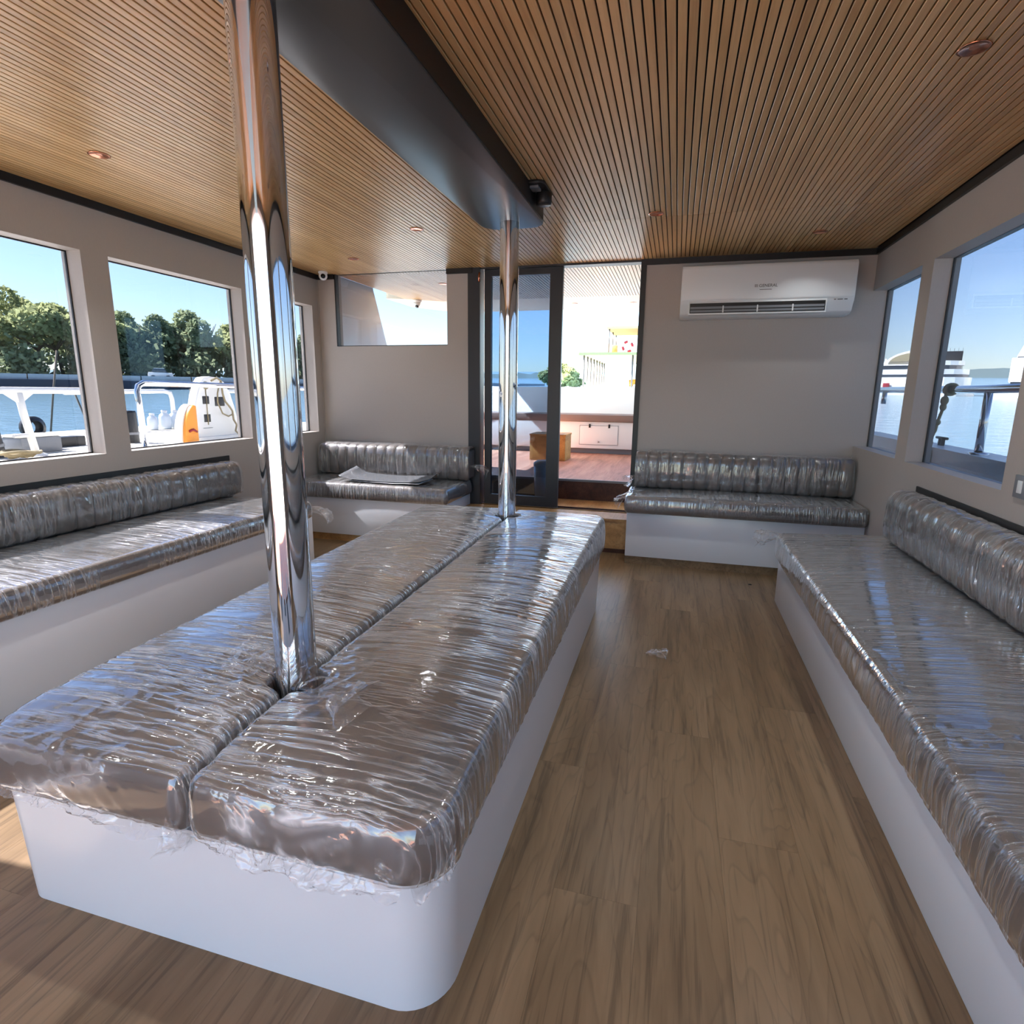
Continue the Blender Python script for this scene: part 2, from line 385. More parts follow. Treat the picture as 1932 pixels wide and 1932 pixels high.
def crumple(name, mat, parent, c, size, seed, d=(1, 0, 0)):
    """twisted tail of film"""
    nu, nv = 22, 16; U, W = np.meshgrid(np.linspace(0, 1, nu), np.linspace(-1, 1, nv), indexing='ij'); d = Vector(d).normalized()
    s = Vector((0, 0, 1)).cross(d); s = s.normalized() if s.length > .1 else Vector((1, 0, 0)); t = d.cross(s)
    wd = size*(.18+.5*U**1.3); tw = W*2.2+vn(U*3, W*2, seed)*2.5; rr = wd*(.5+.5*vn(U*5, W*3+4, seed+1))
    A = U*size+(vn(U*4, W*4, seed+5)-.5)*size*.3; B = rr*np.cos(tw)*1.1; D = rr*np.sin(tw)*.7-.25*size*U**2
    P = np.stack([c[i]+d[i]*A+s[i]*B+t[i]*D for i in range(3)], -1).reshape(-1, 3)
    idx = np.arange(nu*nv).reshape(nu, nv); F = np.stack([idx[:-1,:-1], idx[1:,:-1], idx[1:,1:], idx[:-1,1:]], -1).reshape(-1, 4)
    return mesh_np(name, P, F, mat, parent, False)
def rrect(x0, x1, y0, y1, rads, seg=8):
    """counter-clockwise rounded rectangle; rads = (x0y0, x1y0, x1y1, x0y1)"""
    P = []
    for (cx, cy, r, a0) in ((x0, y0, rads[0], 180), (x1, y0, rads[1], 270), (x1, y1, rads[2], 0), (x0, y1, rads[3], 90)):
        ox = cx+(r if cx == x0 else -r); oy = cy+(r if cy == y0 else -r)
        for k in range(seg+1):
            t = math.radians(a0+90*k/seg); P.append((ox+r*math.cos(t), oy+r*math.sin(t)))
            if r < 1e-6: break
    return P

# ------------------------------------------------------------------ setting: room shell
XL, XR, YB, YF, H = -2.913, 1.18, 4.43, -0.8, 2.1
XLG, XRG = -3.008, 1.2656
ZS, ZH = .815, 1.832      # sill and head of the side windows

# floor: vinyl planks
fb = struct(MB().box(XL, XR, YF, YB, -.08, -.004).build('floor', M['groove']), 'oak-look vinyl plank floor of the saloon', 'floor')
pw, pl = .196, 1.22
pm = MB().box(-pw/2+.0002, pw/2-.0002, -pl/2+.0002, pl/2-.0002, -.004, 0).build('plank', M['floor'], fb)
first = True; k = 0
x = XL+.06
while x < XR-.02:
    off = (k*.47) % pl; y = YF-off+pl/2+.002
    while y-pl/2 < 4.22:
        if y-pl/2 > YF-.7:
            o = pm if first else copyobj(pm, fb); first = False; o.location = (x, y, 0)
        y += pl
    x += pw; k += 1

# ceiling: black backing with veneered slats
cb = struct(MB().box(XL-.1, XR+.1, YF, YB+.1, 2.093, 2.15).build('ceiling', M['groove']), 'slatted wood ceiling with dark grooves', 'ceiling')
P_, SW = .0271, .0222
sm_ = MB().prism([(-SW/2, 2.094), (-SW/2, 2.084), (-SW/2+.001, 2.083), (SW/2-.001, 2.083), (SW/2, 2.084), (SW/2, 2.094)], 'y', YF, 3.418).build('slat', M['slat'], cb)
far = MB(); xs_ = []; x = XL+.02; first = True
while x < XR-.01:
    xs_.append(x)
    o = sm_ if first else copyobj(sm_, cb); first = False; o.location = (x, 0, 0)
    far.prism([(x-SW/2, 2.094), (x-SW/2, 2.083), (x+SW/2, 2.083), (x+SW/2, 2.094)], 'y', 3.4205, YB+.1)
    x += P_
fo = far.build('slat_panel', M['slat'], cb); fo['kind'] = 'stuff'

def lwall():
    b = MB(); A = (XLG-.03, XL)
    b.prism([(YF, -.1), (YB+.1, -.1), (YB+.1, ZS), (YF, ZS)], 'x', *A); b.prism([(YF, ZH), (YB+.1, ZH), (YB+.1, 2.1), (YF, 2.1)], 'x', *A)
    b.prism([(YF, ZS), (-.7, ZS), (-.7, ZH), (YF, ZH)], 'x', *A)
    b.prism([(.58, ZS), (.73, ZS), (.73, ZH), (.58, ZH)], 'x', *A)
    for a, c in ((2.391, 2.541), (3.523, 3.668), (4.336, YB+.1)): b.prism([(a, ZS), (c, ZS), (c, ZH), (a, ZH)], 'x', *A)
    return b.build('wall_left', M['laminate'])
struct(lwall(), 'taupe laminate side wall with three windows, left', 'wall')
def rwall():
    b = MB(); A = (XR, XRG+.03)
    b.prism([(YF, -.1), (YB+.1, -.1), (YB+.1, ZS+.01), (YF, ZS+.01)], 'x', *A); b.prism([(YF, ZH-.005), (YB+.1, ZH-.005), (YB+.1, 2.1), (YF, 2.1)], 'x', *A)
    for a, c in ((YF, -.4), (.85, 1.0), (2.375, 2.527), (3.49, 3.636)): b.prism([(a, ZS+.01), (c, ZS+.01), (c, ZH-.005), (a, ZH-.005)], 'x', *A)
    return b.build('wall_right', M['laminate'])
struct(rwall(), 'taupe laminate side wall with windows, right', 'wall')
b = MB()
b.box(XL, -1.60, YB, YB+.1, -.1, 1.517); b.box(XL, -2.757, YB, YB+.1, 1.517, 2.1); b.box(-1.772, -1.60, YB, YB+.1, 1.517, 2.1)
b.box(-.262, XRG+.03, YB, YB+.1, -.1, 2.1)
struct(b.build('wall_back', M['laminate']), 'taupe laminate end wall beside the sliding door', 'wall')
b = MB(); b.box(XLG-.03, -2.0, YF-.1, YF, -.1, 2.1); b.box(.4, XRG+.03, YF-.1, YF, -.1, 2.1); b.box(-2.0, .4, YF-.1, YF, 2.02, 2.1)
struct(b.build('wall_front', M['laminate']), 'end wall with a wide opening behind the viewpoint', 'wall')
struct(MB().box(-4.1, 1.95, -6.5, YF-.1, -.3, -.006).build('added_aft_deck', M['deckwood']), 'unseen wood deck assumed behind the viewpoint to balance the light', 'deck')  # out of view, added to balance the light coming from behind
struct(MB().box(-3.53, 1.36, -2.4, YB+.1, 2.15, 2.2).build('roof_slab', M['gel']), 'white roof over the saloon', 'roof')  # unseen aft extension past the saloon added to dim light from behind
# black shadow-gap trims under the ceiling
struct(MB().box(XL-.002, XL+.016, YF, YB, 2.045, 2.0825).build('trim_1', M['black']), 'black trim along the left wall under the ceiling', 'trim')
struct(MB().box(XR-.016, XR+.002, YF, YB, 2.045, 2.0825).build('trim_2', M['black']), 'black trim along the right wall under the ceiling', 'trim')
struct(MB().box(XL, -2.757, YB-.016, YB, 2.045, 2.0825).build('trim_3', M['black']), 'short black trim left of the high end window', 'trim')
struct(MB().box(-1.772, -1.56, YB-.016, YB, 2.045, 2.0825).build('trim_4', M['black']), 'short black trim right of the high end window', 'trim')
struct(MB().box(-.285, XR, YB-.016, YB, 2.045, 2.0825).build('trim_5', M['black']), 'black trim above the air conditioner', 'trim')
struct(MB().box(-.300, -.262, YB-.012, YB+.11, .25, 2.0825).build('trim_6', M['black']), 'black upright trim on the right of the doorway', 'trim')
struct(MB().box(XL+.002, XL+.007, YB-.012, YB-.002, .7, 2.045).build('trim_7', M['laminate']), 'thin bead in the far left corner', 'trim')
struct(MB().box(-2.757, -1.772, YB+.02, YB+.05, 2.083, 2.094).build('trim_8', M['black']), 'black line over the high end window', 'trim')

def sidewin(name, x, y0, y1, lab, slant=None):
    t = .006; z0, z1 = ZS, ZH; y0t = y0 if slant is None else slant
    b = MB(); e = (x-.005, x+.005)
    b.prism([(y0, z0), (y1, z0), (y1, z0+t), (y0, z0+t)], 'x', *e); b.prism([(y0t, z1-t), (y1, z1-t), (y1, z1), (y0t, z1)], 'x', *e)
    b.prism([(y1-t, z0), (y1, z0), (y1, z1), (y1-t, z1)], 'x', *e); b.prism([(y0, z0), (y0+t, z0), (y0t+t, z1), (y0t, z1)], 'x', *e)
    o = struct(b.build(name, M['black']), lab, 'window')
    MB().prism([(y0, z0), (y1, z0), (y1, z1), (y0t, z1)], 'x', x-.003, x+.003).build('pane', M['glass'], o); return o
sidewin('window_1', XLG, .73, 2.391, 'left wall window nearest the viewpoint, cut by the picture edge')
sidewin('window_9', XLG, -.7, .58, 'left wall window beside the viewpoint')
sidewin('window_2', XLG, 2.541, 3.523, 'left wall window showing the white board and steel rail')
sidewin('window_3', XLG, 3.668, 4.336, 'narrow far left wall window half hidden by the near pole')
sidewin('window_4', XRG, 3.636, YB, 'narrow far right wall window next to the air conditioner wall')
sidewin('window_5', XRG, 2.527, 3.49, 'right wall window with the knotted rope outside')
sidewin('window_6', XRG, 1.0, 2.375, 'right wall window just outside the picture')
sidewin('window_7', XRG, -.4, .85, 'right wall window beside the viewpoint')
b = MB(); t = .008
b.box(-2.757, -1.772, YB+.03, YB+.045, 1.517, 1.517+t); b.box(-2.757, -2.757+t*1.4, YB-.001, YB+.045, 1.517, 2.093); b.box(-1.772-t*.6, -1.772, YB+.03, YB+.045, 1.517, 2.093)
o = struct(b.build('window_8', M['black']), 'high window in the end wall above the left bench', 'window')
MB().box(-2.757, -1.772, YB+.035, YB+.041, 1.517, 2.093).build('pane', M['clear'], o)

# sliding door with dark frame
dr = bpy.data.objects.new('door_1', None); C.objects.link(dr); dr.location = (-.93, YB, .25); struct(dr, 'dark framed sliding glass door, leaf half open', 'door')
def dpart(b, name, mat, **k):
    o = b.build(name, mat, dr, **k); o.matrix_parent_inverse = Matrix.Translation((.93, -YB, -.25)); return o
dpart(MB().box(-1.598, -1.500, YB-.006, YB+.10, .25, 2.083), 'jamb', M['frame'])
dpart(MB().box(-1.50, -.300, YB+.005, YB+.10, 2.070, 2.083), 'top_track', M['frame'])
dpart(MB().box(-1.50, -.300, YB+.02, YB+.10, .25, .262), 'bottom_track', M['steel'])
lf = MB(); lx0, lx1, ly0, ly1 = -1.475, -.863, YB+.028, YB+.066
lf.box(lx0, lx0+.055, ly0, ly1, .263, 2.069); lf.box(lx1-.098, lx1, ly0, ly1, .263, 2.069); lf.box(lx0+.055, lx1-.098, ly0, ly1, .263, .34); lf.box(lx0+.055, lx1-.098, ly0, ly1, 2.022, 2.069)
leaf = dpart(lf, 'leaf_frame', M['frame'])
g_ = MB().box(lx0+.05, lx1-.093, YB+.044, YB+.05, .335, 2.03).build('pane', M['blueglass'], leaf)
dpart(MB().tube([(-1.503, YB-.008, 2.045), (-1.503, YB-.018, 2.01), (-1.503, YB-.012, 1.978)], .008, 8), 'hook', M['copper'])['label'] = 'brass coloured hook'

# step up to the door
b = struct(MB().box(-1.60, -.262, 4.205, YB+.52, .0, .245).build('door_step', M['riser']), 'oak faced step below the sliding door', 'step')
MB().box(-1.60, -.262, 4.195, YB+.0, .245, .256).build('nosing', M['riser'], b)
MB().box(-1.60, -.262, 4.196, 4.204, .0, .03).build('skirting', M['darkwood'], b)

# ceiling beam
bm_ = MB(); bx0, bx1, byE = -1.022, -.698, 3.125; r1, r2 = .10, .09
bm_.prism(rrect(bx0, bx1, YF, byE, (0, 0, r2, r1), 8), 'z', 1.99, 2.084)
struct(bm_.build('ceiling_beam', M['beam'], bevel=.004), 'charcoal box beam down the middle of the ceiling', 'beam')
struct(MB().box(bx1-.001, bx1+.003, YF, byE-.1, 1.996, 2.083).build('trim_9', M['black']), 'black side of the ceiling beam', 'trim')

# ------------------------------------------------------------------ island: base, two cushions, poles
PX = -.862; PY1, PY2, PR = 1.132, 3.007, .0485
b = MB(); lo = rrect(-1.392, -.352, .80, 3.15, (.055, .10, .14, .14), 10); hi = rrect(-1.402, -.345, .79, 3.17, (.055, .10, .14, .14), 10)
n = len(lo); b.add([(p[0], p[1], 0) for p in lo]+[(p[0], p[1], .301) for p in hi], [tuple(range(n))[::-1], tuple(range(n, 2*n))]); o_ = len(b.v)-2*n
for i in range(n): j = (i+1) % n; b.f.append((o_+i, o_+j, o_+n+j, o_+n+i)); b.sm.append(True)
base = b.build('island_box', M['gel'], recalc=True); base.data.set_sharp_from_angle(angle=math.radians(40))
tag(base, 'white rounded box base under the two middle cushions', 'bench base')

def isl_disp(sgn):
    def f(X, Y, q):
        Q = X+np.sign(X-PX)*q; dp = np.exp(-((X-PX)**2+(Y-PY1)**2)/.035)
        fr = np.exp(-((Y-.79)/.10)**2)*.7
        diag = np.exp(-((Y-1.55-.8*(X+.6))/.10)**2)*.5 if sgn > 0 else np.exp(-((Y-1.0+.2*(X+1.1))/.12)**2)*.6
        return .0015+wrinkles(Y, Q, 11 if sgn > 0 else 31, .0035, .22 if sgn > 0 else -.2, .007*dp+.0045*fr+.003*diag)
    return f
for sgn in (-1, 1):
    lab = ('right hand middle cushion, under wrinkled film, on the white island base' if sgn > 0 else 'left hand middle cushion, under wrinkled film, on the white island base')
    X0, X1 = (PX+.011, -.338) if sgn > 0 else (-1.412, PX-.011)
    root = thing('island_cushion', lab, 'cushion', (0, 0, 0), 0, 'cushions on the middle island')
    kw = dict(x0=X0, x1=X1, y0=.772, y1=3.19, z0=.303, z1=.446, R=(.025, .09) if sgn > 0 else (.07, .025), r=.020, crown=.018, notch=[(PY1, PR+.012, -sgn), (PY2, PR+.012, -sgn)],
              sag=lambda X, Y: .042*np.clip((Y-.9)/1.9, 0, 1)-.020*np.exp(-((Y-.772)/.10)**2))
    build_cushion('foam_body', M['vinyl'], root, step=.03, **kw)
    fw_ = build_cushion('plastic_wrap', M['film_isl'], root, closed=False, step=.0085, o=.003, disp=isl_disp(sgn), **kw)
    if sgn > 0:
        flap('wrap_edge', M['film_loose'], root, (-.84, .763, .332), (-.40, .763, .325), .05, 5)
        flap('wrap_edge', M['film_loose'], root, (-.45, .762, .37), (-.335, .85, .37), .085, 15, (.4, -.8, 0), 30, 14, .022)
        crumple('wrap_tail', M['film_loose'], root, (PX+.05, PY1-.02, .462), .17, 3, (1, -.25, .1)); crumple('wrap_tail', M['film_loose'], root, (PX+.14, PY1-.06, .464), .13, 8, (1, -.6, .1))
    else:
        flap('wrap_edge', M['film_loose'], root, (-1.36, .763, .33), (-.875, .763, .33), .03, 25)
        crumple('wrap_tail', M['film_loose'], root, (-.90, .764, .34), .06, 4, (.5, -.3, -1)); crumple('wrap_tail', M['film_loose'], root, (PX-.06, PY1+.03, .462), .16, 6, (-1, .3, .1))

for i, (yy, lab) in enumerate(((PY1, 'thick polished steel pole nearest the viewpoint, rising between the middle cushions'), (PY2, 'far polished steel pole standing at the back end of the middle cushions'))):
    root = thing('steel_pole', lab, 'pole', (PX, yy, .301), 0, 'polished steel poles under the beam')
    MB().lathe([(PR, 0), (PR, 1.689)], seg=48).build('tube', M['steel'], root, recalc=False)

# ------------------------------------------------------------------ benches
def bench_base(name, lab, outline, z0, z1, plinth=None, pmat='riser'):
    root = thing(name, lab, 'bench base', (sum(p[0] for p in outline)/len(outline), sum(p[1] for p in outline)/len(outline), 0), 0, 'white boxed benches')
    inv = Matrix.Translation(-root.location)
    o = MB().prism(outline, 'z', z0, z1).build('body', M['gel'], root, bevel=.006); o.matrix_parent_inverse = inv
    if plinth:
        o = MB().prism(plinth, 'z', 0, z0).build('plinth', M[pmat], root); o.matrix_parent_inverse = inv; o['label'] = 'wood plinth'
    return root
def rect(x0, x1, y0, y1): return [(x0, y0), (x1, y0), (x1, y1), (x0, y1)]
bench_base('bench_base', 'long white bench base along the right wall', rect(.617, XR-.002, -.35, 3.45), 0, .283)
bench_base('bench_base', 'long white bench base along the left wall', rect(XL+.002, -2.237, -.35, 3.2), 0, .355)
bench_base('bench_base', 'white bench base under the air conditioner', rect(-.278, XR-.002, 3.95, YB-.002), .055, .366, rect(-.278, XR-.002, 3.96, YB-.002), 'floor')
bench_base('bench_base', 'white bench base below the high window in the far left corner', rect(XL+.002, -1.585, 3.885, YB-.002), .055, .343, rect(XL+.002, -1.585, 3.90, YB-.002), 'riser')

def seat(lab, axis, film_m, seed, amp, skirts=(), crump=None, slant=.12, **k):
    root = thing('seat_cushion', lab, 'cushion', (0, 0, 0), 0, 'film wrapped bench seat cushions')
    build_cushion('foam_body', M['vinyl'], root, step=.04, **k)
    cx, cy = (k['x0']+k['x1'])/2, (k['y0']+k['y1'])/2
    def dsp(X, Y, q):
        cr = crump(X, Y) if crump is not None else None
        if axis == 'y': return .001+wrinkles(Y, X+np.sign(X-cx)*q, seed, amp, slant, cr)
        return .001+wrinkles(X, Y+np.sign(Y-cy)*q, seed, amp, slant, cr)
    build_cushion('plastic_wrap', film_m, root, closed=False, step=.010, o=.0025, disp=dsp, **k)
    return root
r_ = seat('long seat cushion on the right wall bench, film reflecting blue sky', 'y', M['film_y'], 51, .0013, x0=.580, x1=1.165, y0=-.36, y1=3.36, z0=.285, z1=.420, R=.035, r=.020, crown=.012, sag=lambda X, Y: .030*np.clip((X-.58)/.585, 0, 1),
          crump=lambda X, Y: .004*np.exp(-((Y-1.35)/.07)**2)+.003*np.exp(-((X-.59)/.03)**2))
crumple('wrap_tail', M['film_loose'], r_, (.60, 3.33, .41), .13, 41, (-.95, .3, 0))
r_ = seat('long seat cushion on the left wall bench, sunlit along its front', 'y', M['film_y'], 61, .002, x0=-2.895, x1=-2.20, y0=-.36, y1=3.16, z0=.357, z1=.462, R=.035, r=.022, crown=.012)
crumple('wrap_tail', M['film_loose'], r_, (-2.24, 3.165, .415), .15, 43, (.75, .6, -.3))
r_ = seat('seat cushion on the bench under the air conditioner', 'x', M['film_x'], 71, .0022, x0=-.285, x1=XR-.008, y0=3.90, y1=YB-.02, z0=.368, z1=.482, R=.02, r=.014, crown=.008,
          crump=lambda X, Y: .006*np.exp(-((X+.25)/.07)**2))
crumple('wrap_tail', M['film_loose'], r_, (-.27, 4.05, .48), .12, 47, (-.9, -.1, -.45))
r_ = seat('sunlit seat cushion on the far left corner bench below the high window', 'x', M['film_x'], 81, .003, x0=-2.895, x1=-1.565, y0=3.845, y1=YB-.02, z0=.345, z1=.462, R=.03, r=.03, crown=.008)

def backrest(lab, loc, rz, L, Hh, D, nch, seed, film_m, ends=True):
    """channelled backrest; local x along it, local -y is the front"""
    root = thing('backrest_cushion', lab, 'cushion', loc, rz, 'channelled backrest cushions')
    MB().box(-L/2, L/2, -D+.012, 0, .004, Hh-.014).build('core', M['vinyl'], root, bevel=.02, segs=3)
    prof = [(-D+.03, 0), (-D+.004, .012), (-D-.004, .06), (-D-.006, Hh*.45), (-D-.002, Hh*.75), (-D+.006, Hh*.88), (-D+.022, Hh*.965), (-D+.045, Hh), (-.034, Hh+.001), (-.022, Hh-.012)]
    pr = np.array(prof); wch = L/nch
    s = np.linspace(-1, 1, 9); puff = .012*np.sqrt(np.maximum(0, 1-s**2))**.8-.004
    nrm = []
    for i in range(len(pr)):
        t = pr[min(i+1, len(pr)-1)]-pr[max(i-1, 0)]; t = t/np.linalg.norm(t); nrm.append((-t[1], t[0]))
    nrm = np.array(nrm)
    V = np.array([[s[a]*wch*.497, pr[j, 0]+nrm[j, 0]*puff[a], pr[j, 1]+nrm[j, 1]*puff[a]] for a in range(9) for j in range(len(pr))])
    idx = np.arange(len(V)).reshape(9, len(pr)); F = np.stack([idx[:-1,:-1], idx[1:,:-1], idx[1:,1:], idx[:-1,1:]], -1).reshape(-1, 4)
    ch = mesh_np('channel', V, F, M['vinyl'], root)
    for k in range(nch):
        o = ch if k == 0 else copyobj(ch, root); o.location = (-L/2+wch*(k+.5), 0, 0)
    # film over it
    nu = int(L/.011); u = np.linspace(-L/2-.004, L/2+.004, nu)
    arc = np.concatenate([[0], np.cumsum(np.linalg.norm(np.diff(pr, axis=0), axis=1))]); ts = np.linspace(0, arc[-1], 26)
    py = np.interp(ts, arc, pr[:, 0]); pz = np.interp(ts, arc, pr[:, 1]); ny = np.interp(ts, arc, nrm[:, 0]); nz = np.interp(ts, arc, nrm[:, 1])
    U, T = np.meshgrid(u, ts, indexing='ij')
    ph = np.abs(((U+L/2)/wch) % 1-.5)*2
    off = .0125-.008*ph**6+wrinkles(U+.25*T, T*3, seed, .006, .35, .003*vn(U*3, T*6, seed+3))
    P = np.stack([U, py[None]+ny[None]*off, pz[None]+nz[None]*off], -1).reshape(-1, 3)
    idx = np.arange(nu*26).reshape(nu, 26); F = np.stack([idx[:-1,:-1], idx[1:,:-1], idx[1:,1:], idx[:-1,1:]], -1).reshape(-1, 4)
    mesh_np('plastic_wrap', P, F, film_m, root)
    return root
r_ = backrest('long channelled backrest against the right wall', (1.166, 1.42, .464), -math.pi/2, 3.60, .240, .115, 38, 101, M['film_v'])
r_ = backrest('long channelled backrest against the left wall', (XL+.014, 1.42, .482), math.pi/2, 3.54, .200, .14, 38, 111, M['film_v'])
r_ = backrest('channelled backrest under the air conditioner', (.456, YB-.006, .496), 0, 1.42, .245, .165, 17, 121, M['film_v'])
crumple('wrap_tail', M['film_loose'], r_, (-.70, -.12, .07), .10, 48, (-.8, -.5, -.1))
r_ = backrest('sunlit channelled backrest in the far left corner below the high window', (-2.205, YB-.006, .476), 0, 1.33, .245, .165, 15, 131, M['film_v'])
crumple('wrap_tail', M['film_loose'], r_, (.66, -.10, .10), .13, 49, (1, -.1, .05))
tag(MB().box(XR-.011, XR-.001, -.5, 3.26, .44, .728).build('backing_board', M['black'], bevel=.002), 'black backing board on the wall behind the right backrest', 'board')
tag(MB().box(XL+.001, XL+.012, -.5, 3.265, .47, .718).build('backing_board', M['black'], bevel=.002), 'black backing board on the wall behind the left backrest', 'board')

# ------------------------------------------------------------------ air conditioner
ac = thing('air_conditioner', 'white wall air conditioner with open louver above the far right bench', 'air conditioner', (.505, YB, 1.667))
L2 = .522
pf = [(0, 0), (-.12, .012), (-.175, .035), (-.205, .075)]
b = MB(); prof = [(-.001, .0), (-.13, .004), (-.165, .02), (-.182, .052), (-.20, .075), (-.208, .10), (-.212, .30), (-.19, .322), (-.001, .325)]
b.prism([(p[0], p[1]) for p in prof], 'x', -L2, L2, False); body = b.build('body', M['white'], ac, bevel=.006)
MB().prism([(-.2135, .098), (-.2175, .112), (-.2165, .296), (-.205, .318), (-.20, .29), (-.20, .1)], 'x', -L2+.004, L2-.004).build('front_panel', M['white'], ac, bevel=.004)
MB().prism([(-.2135, .010), (-.209, .096), (-.19, .096), (-.15, .012)], 'x', -L2+.055, L2-.155).build('outlet_surround', M['white'], ac, bevel=.003)
MB().box(-L2+.062, L2-.165, -.2165, -.16, .020, .082).build('air_outlet', M['black'], ac)
MB().box(-L2+.066, L2-.17, -.2185, -.2166, .046, .060).build('louver', M['grey'], ac); MB().box(-L2+.066, L2-.17, -.2185, -.2166, .026, .039).build('louver', M['grey'], ac)
for k in range(3): MB().box(-L2+.062+.21*(k+1)-.004, -L2+.062+.21*(k+1)+.004, -.2195, -.2166, .022, .064).build('vane', M['white'], ac)
def text(s, size, mat, parent, loc, rot, name='lettering', ext=.0006):
    cu = bpy.data.curves.new(name, 'FONT'); cu.body = s; cu.size = size; cu.extrude = ext; cu.align_x = 'CENTER'; cu.materials.append(mat)
    t = bpy.data.objects.new(name, cu); C.objects.link(t); me = bpy.data.meshes.new_from_object(t.evaluated_get(bpy.context.evaluated_depsgraph_get())); bpy.data.objects.remove(t)
    o = bpy.data.objects.new(name, me); C.objects.link(o); o.parent = parent; o.location = loc; o.rotation_euler = rot; return o
text('III GENERAL', .026, M['print'], ac, (.0, -.2182, .172), (math.pi/2, 0, 0))
MB().box(-.036, .036, -.2186, -.217, .155, .158).build('printed_line', M['print'], ac)
for k, wd in enumerate((.012, .03, .018)): MB().box(L2-.118+[0, .02, .058][k], L2-.118+[0, .02, .058][k]+wd, -.2128, -.2115, .083, .088).build('printed_mark', M['print'], ac)

# ------------------------------------------------------------------ ceiling fittings
def downlight(x, y, lab, r=.036, z=2.083, watts=0):
    t = thing('downlight', lab, 'downlight', (x, y, z), 0, 'copper recessed downlights')
    MB().lathe([(r, .0), (r+.004, -.003), (r-.004, -.004), (r-.006, .0)], seg=28).build('rim', M['copper'], t, recalc=False)
    MB().lathe([(r-.004, -.0042), (r*.66, -.0022), (r*.34, -.0008)], seg=28).build('reflector', M['copper'], t, recalc=False)
    MB().lathe([(r*.34, -.0008), (.0001, -.0009)], seg=20).build('lamp', M['copper'], t, recalc=False)
    if watts:
        l = bpy.data.lights.new('fill_light', 'AREA'); l.shape = 'DISK'; l.size = .05; l.energy = watts; l.color = (.92, .97, 1.0); l.spread = math.radians(115)  # fill light added under the fitting, which itself looks unlit
        lo = bpy.data.objects.new('fill_light', l); C.objects.link(lo); lo.parent = t; lo.location = (0, 0, -.006); pass
for x, y, lab in ((.71, 2.044, 'largest copper downlight, high over the right bench'), (-2.313, 2.035, 'copper downlight over the left wall windows'), (-1.52, 3.339, 'copper downlight left of the far pole'),
                  (-2.294, 3.952, 'copper downlight nearest the security camera'), (-.166, 3.355, 'copper downlight just right of the far pole'), (.731, 3.921, 'copper downlight above the air conditioner')):
    downlight(x, y, lab, watts=.5 if y > 3.9 else 1.4)
for x, y, lab in ((.71, .25, 'unseen copper downlight added for fill over the near end of the right bench'), (-2.313, .25, 'unseen copper downlight added for fill over the near end of the left bench'), (-.166, 1.2, 'unseen copper downlight added for fill over the aisle'), (-1.52, 1.2, 'unseen copper downlight added for fill over the left half of the island')):  # fittings out of view, added to brighten the room
    downlight(x, y, lab, watts=1.4)
sc = thing('security_camera', 'white dome security camera in the far left ceiling corner', 'camera', (-2.78, 4.31, 2.083))
MB().lathe([(.034, 0), (.036, -.012), (.030, -.02)], seg=20).build('mount', M['white'], sc, recalc=False)
MB().ball((0, 0, -.032), .034, 20).build('housing', M['white'], sc)
d = (Vector((0, 0, 1.1)) - Vector((-2.78, 4.31, 2.05))).normalized()
l_ = MB().lathe([(.0185, .0), (.017, .012), (.0001, .014)], seg=18).build('lens', M['lens'], sc, recalc=False); l_.location = Vector((0, 0, -.033))+d*.026; l_.rotation_euler = d.to_track_quat('Z', 'Y').to_euler()
sp = thing('ceiling_spotlight', 'black round spotlight bracket on the right side of the beam end', 'spotlight', (-.668, 2.83, 2.083))
MB().prism(rrect(-.032, .042, -.11, .12, (0, .035, .045, 0), 8), 'z', -.014, 0).build('bracket', M['darkplastic'], sp, bevel=.003)
MB().lathe([(.0001, -.068), (.033, -.068), (.037, -.058), (.038, -.02), (.034, -.014)], (.012, .03, 0), 24).build('lamp_head', M['darkplastic'], sp, recalc=False)
MB().box(-.028, .012, -.085, -.025, -.026, -.015).build('clip', M['grey'], sp, bevel=.002)

# ------------------------------------------------------------------ small things in the room
def sheet(name, mat, parent, c, lx, ly, rz, curl, th, seed):
    nu, nv = 30, 16; U, W = np.meshgrid(np.linspace(-1, 1, nu), np.linspace(-1, 1, nv), indexing='ij')
    Z = curl*(.25*U**2+.75*np.clip(np.abs(U)-.72, 0, 1)**1.4*2.4)*(1+.4*W)+.004*vn(U*3, W*3, seed)
    cx, sx = math.cos(rz), math.sin(rz); Xl, Yl = U*lx/2, W*ly/2*(1-.12*U**2)
    P = np.stack([Xl*cx-Yl*sx, Xl*sx+Yl*cx, Z], -1).reshape(-1, 3); P2 = P-np.array([0, 0, th])
    idx = np.arange(nu*nv).reshape(nu, nv); F = np.stack([idx[:-1,:-1], idx[1:,:-1], idx[1:,1:], idx[:-1,1:]], -1).reshape(-1, 4)
    lp = np.concatenate([idx[:,0], idx[-1,1:], idx[::-1,-1][1:], idx[0,::-1][1:-1]]); E = np.stack([lp, lp+nu*nv, np.roll(lp, -1)+nu*nv, np.roll(lp, -1)], -1)
    return mesh_np(name, np.concatenate([P, P2]), np.concatenate([F, F[:, ::-1]+nu*nv, E]), mat, parent)
sh = thing('plastic_sheet', 'curled glossy dark sheet lying on the far left corner seat', 'sheet', (-2.10, 4.05, .484))
sheet('upper_sheet', M['sheet'], sh, (0, 0, 0), .74, .34, .05, .085, .002, 1).location = (0, 0, .006)
sheet('lower_sheet', M['paper'], sh, (0, 0, 0), .58, .31, .0, .004, .002, 2).location = (.01, -.02, -.003)
sw = thing('light_switch', 'pale grey switch plate on the right wall at the picture edge', 'switch', (XR, 2.392, .857))
MB().box(-.009, 0, -.04, .04, -.04, .04).build('plate', M['grey'], sw, bevel=.003); MB().box(-.012, -.008, -.014, .014, -.022, .022).build('rocker', M['white'], sw, bevel=.002)
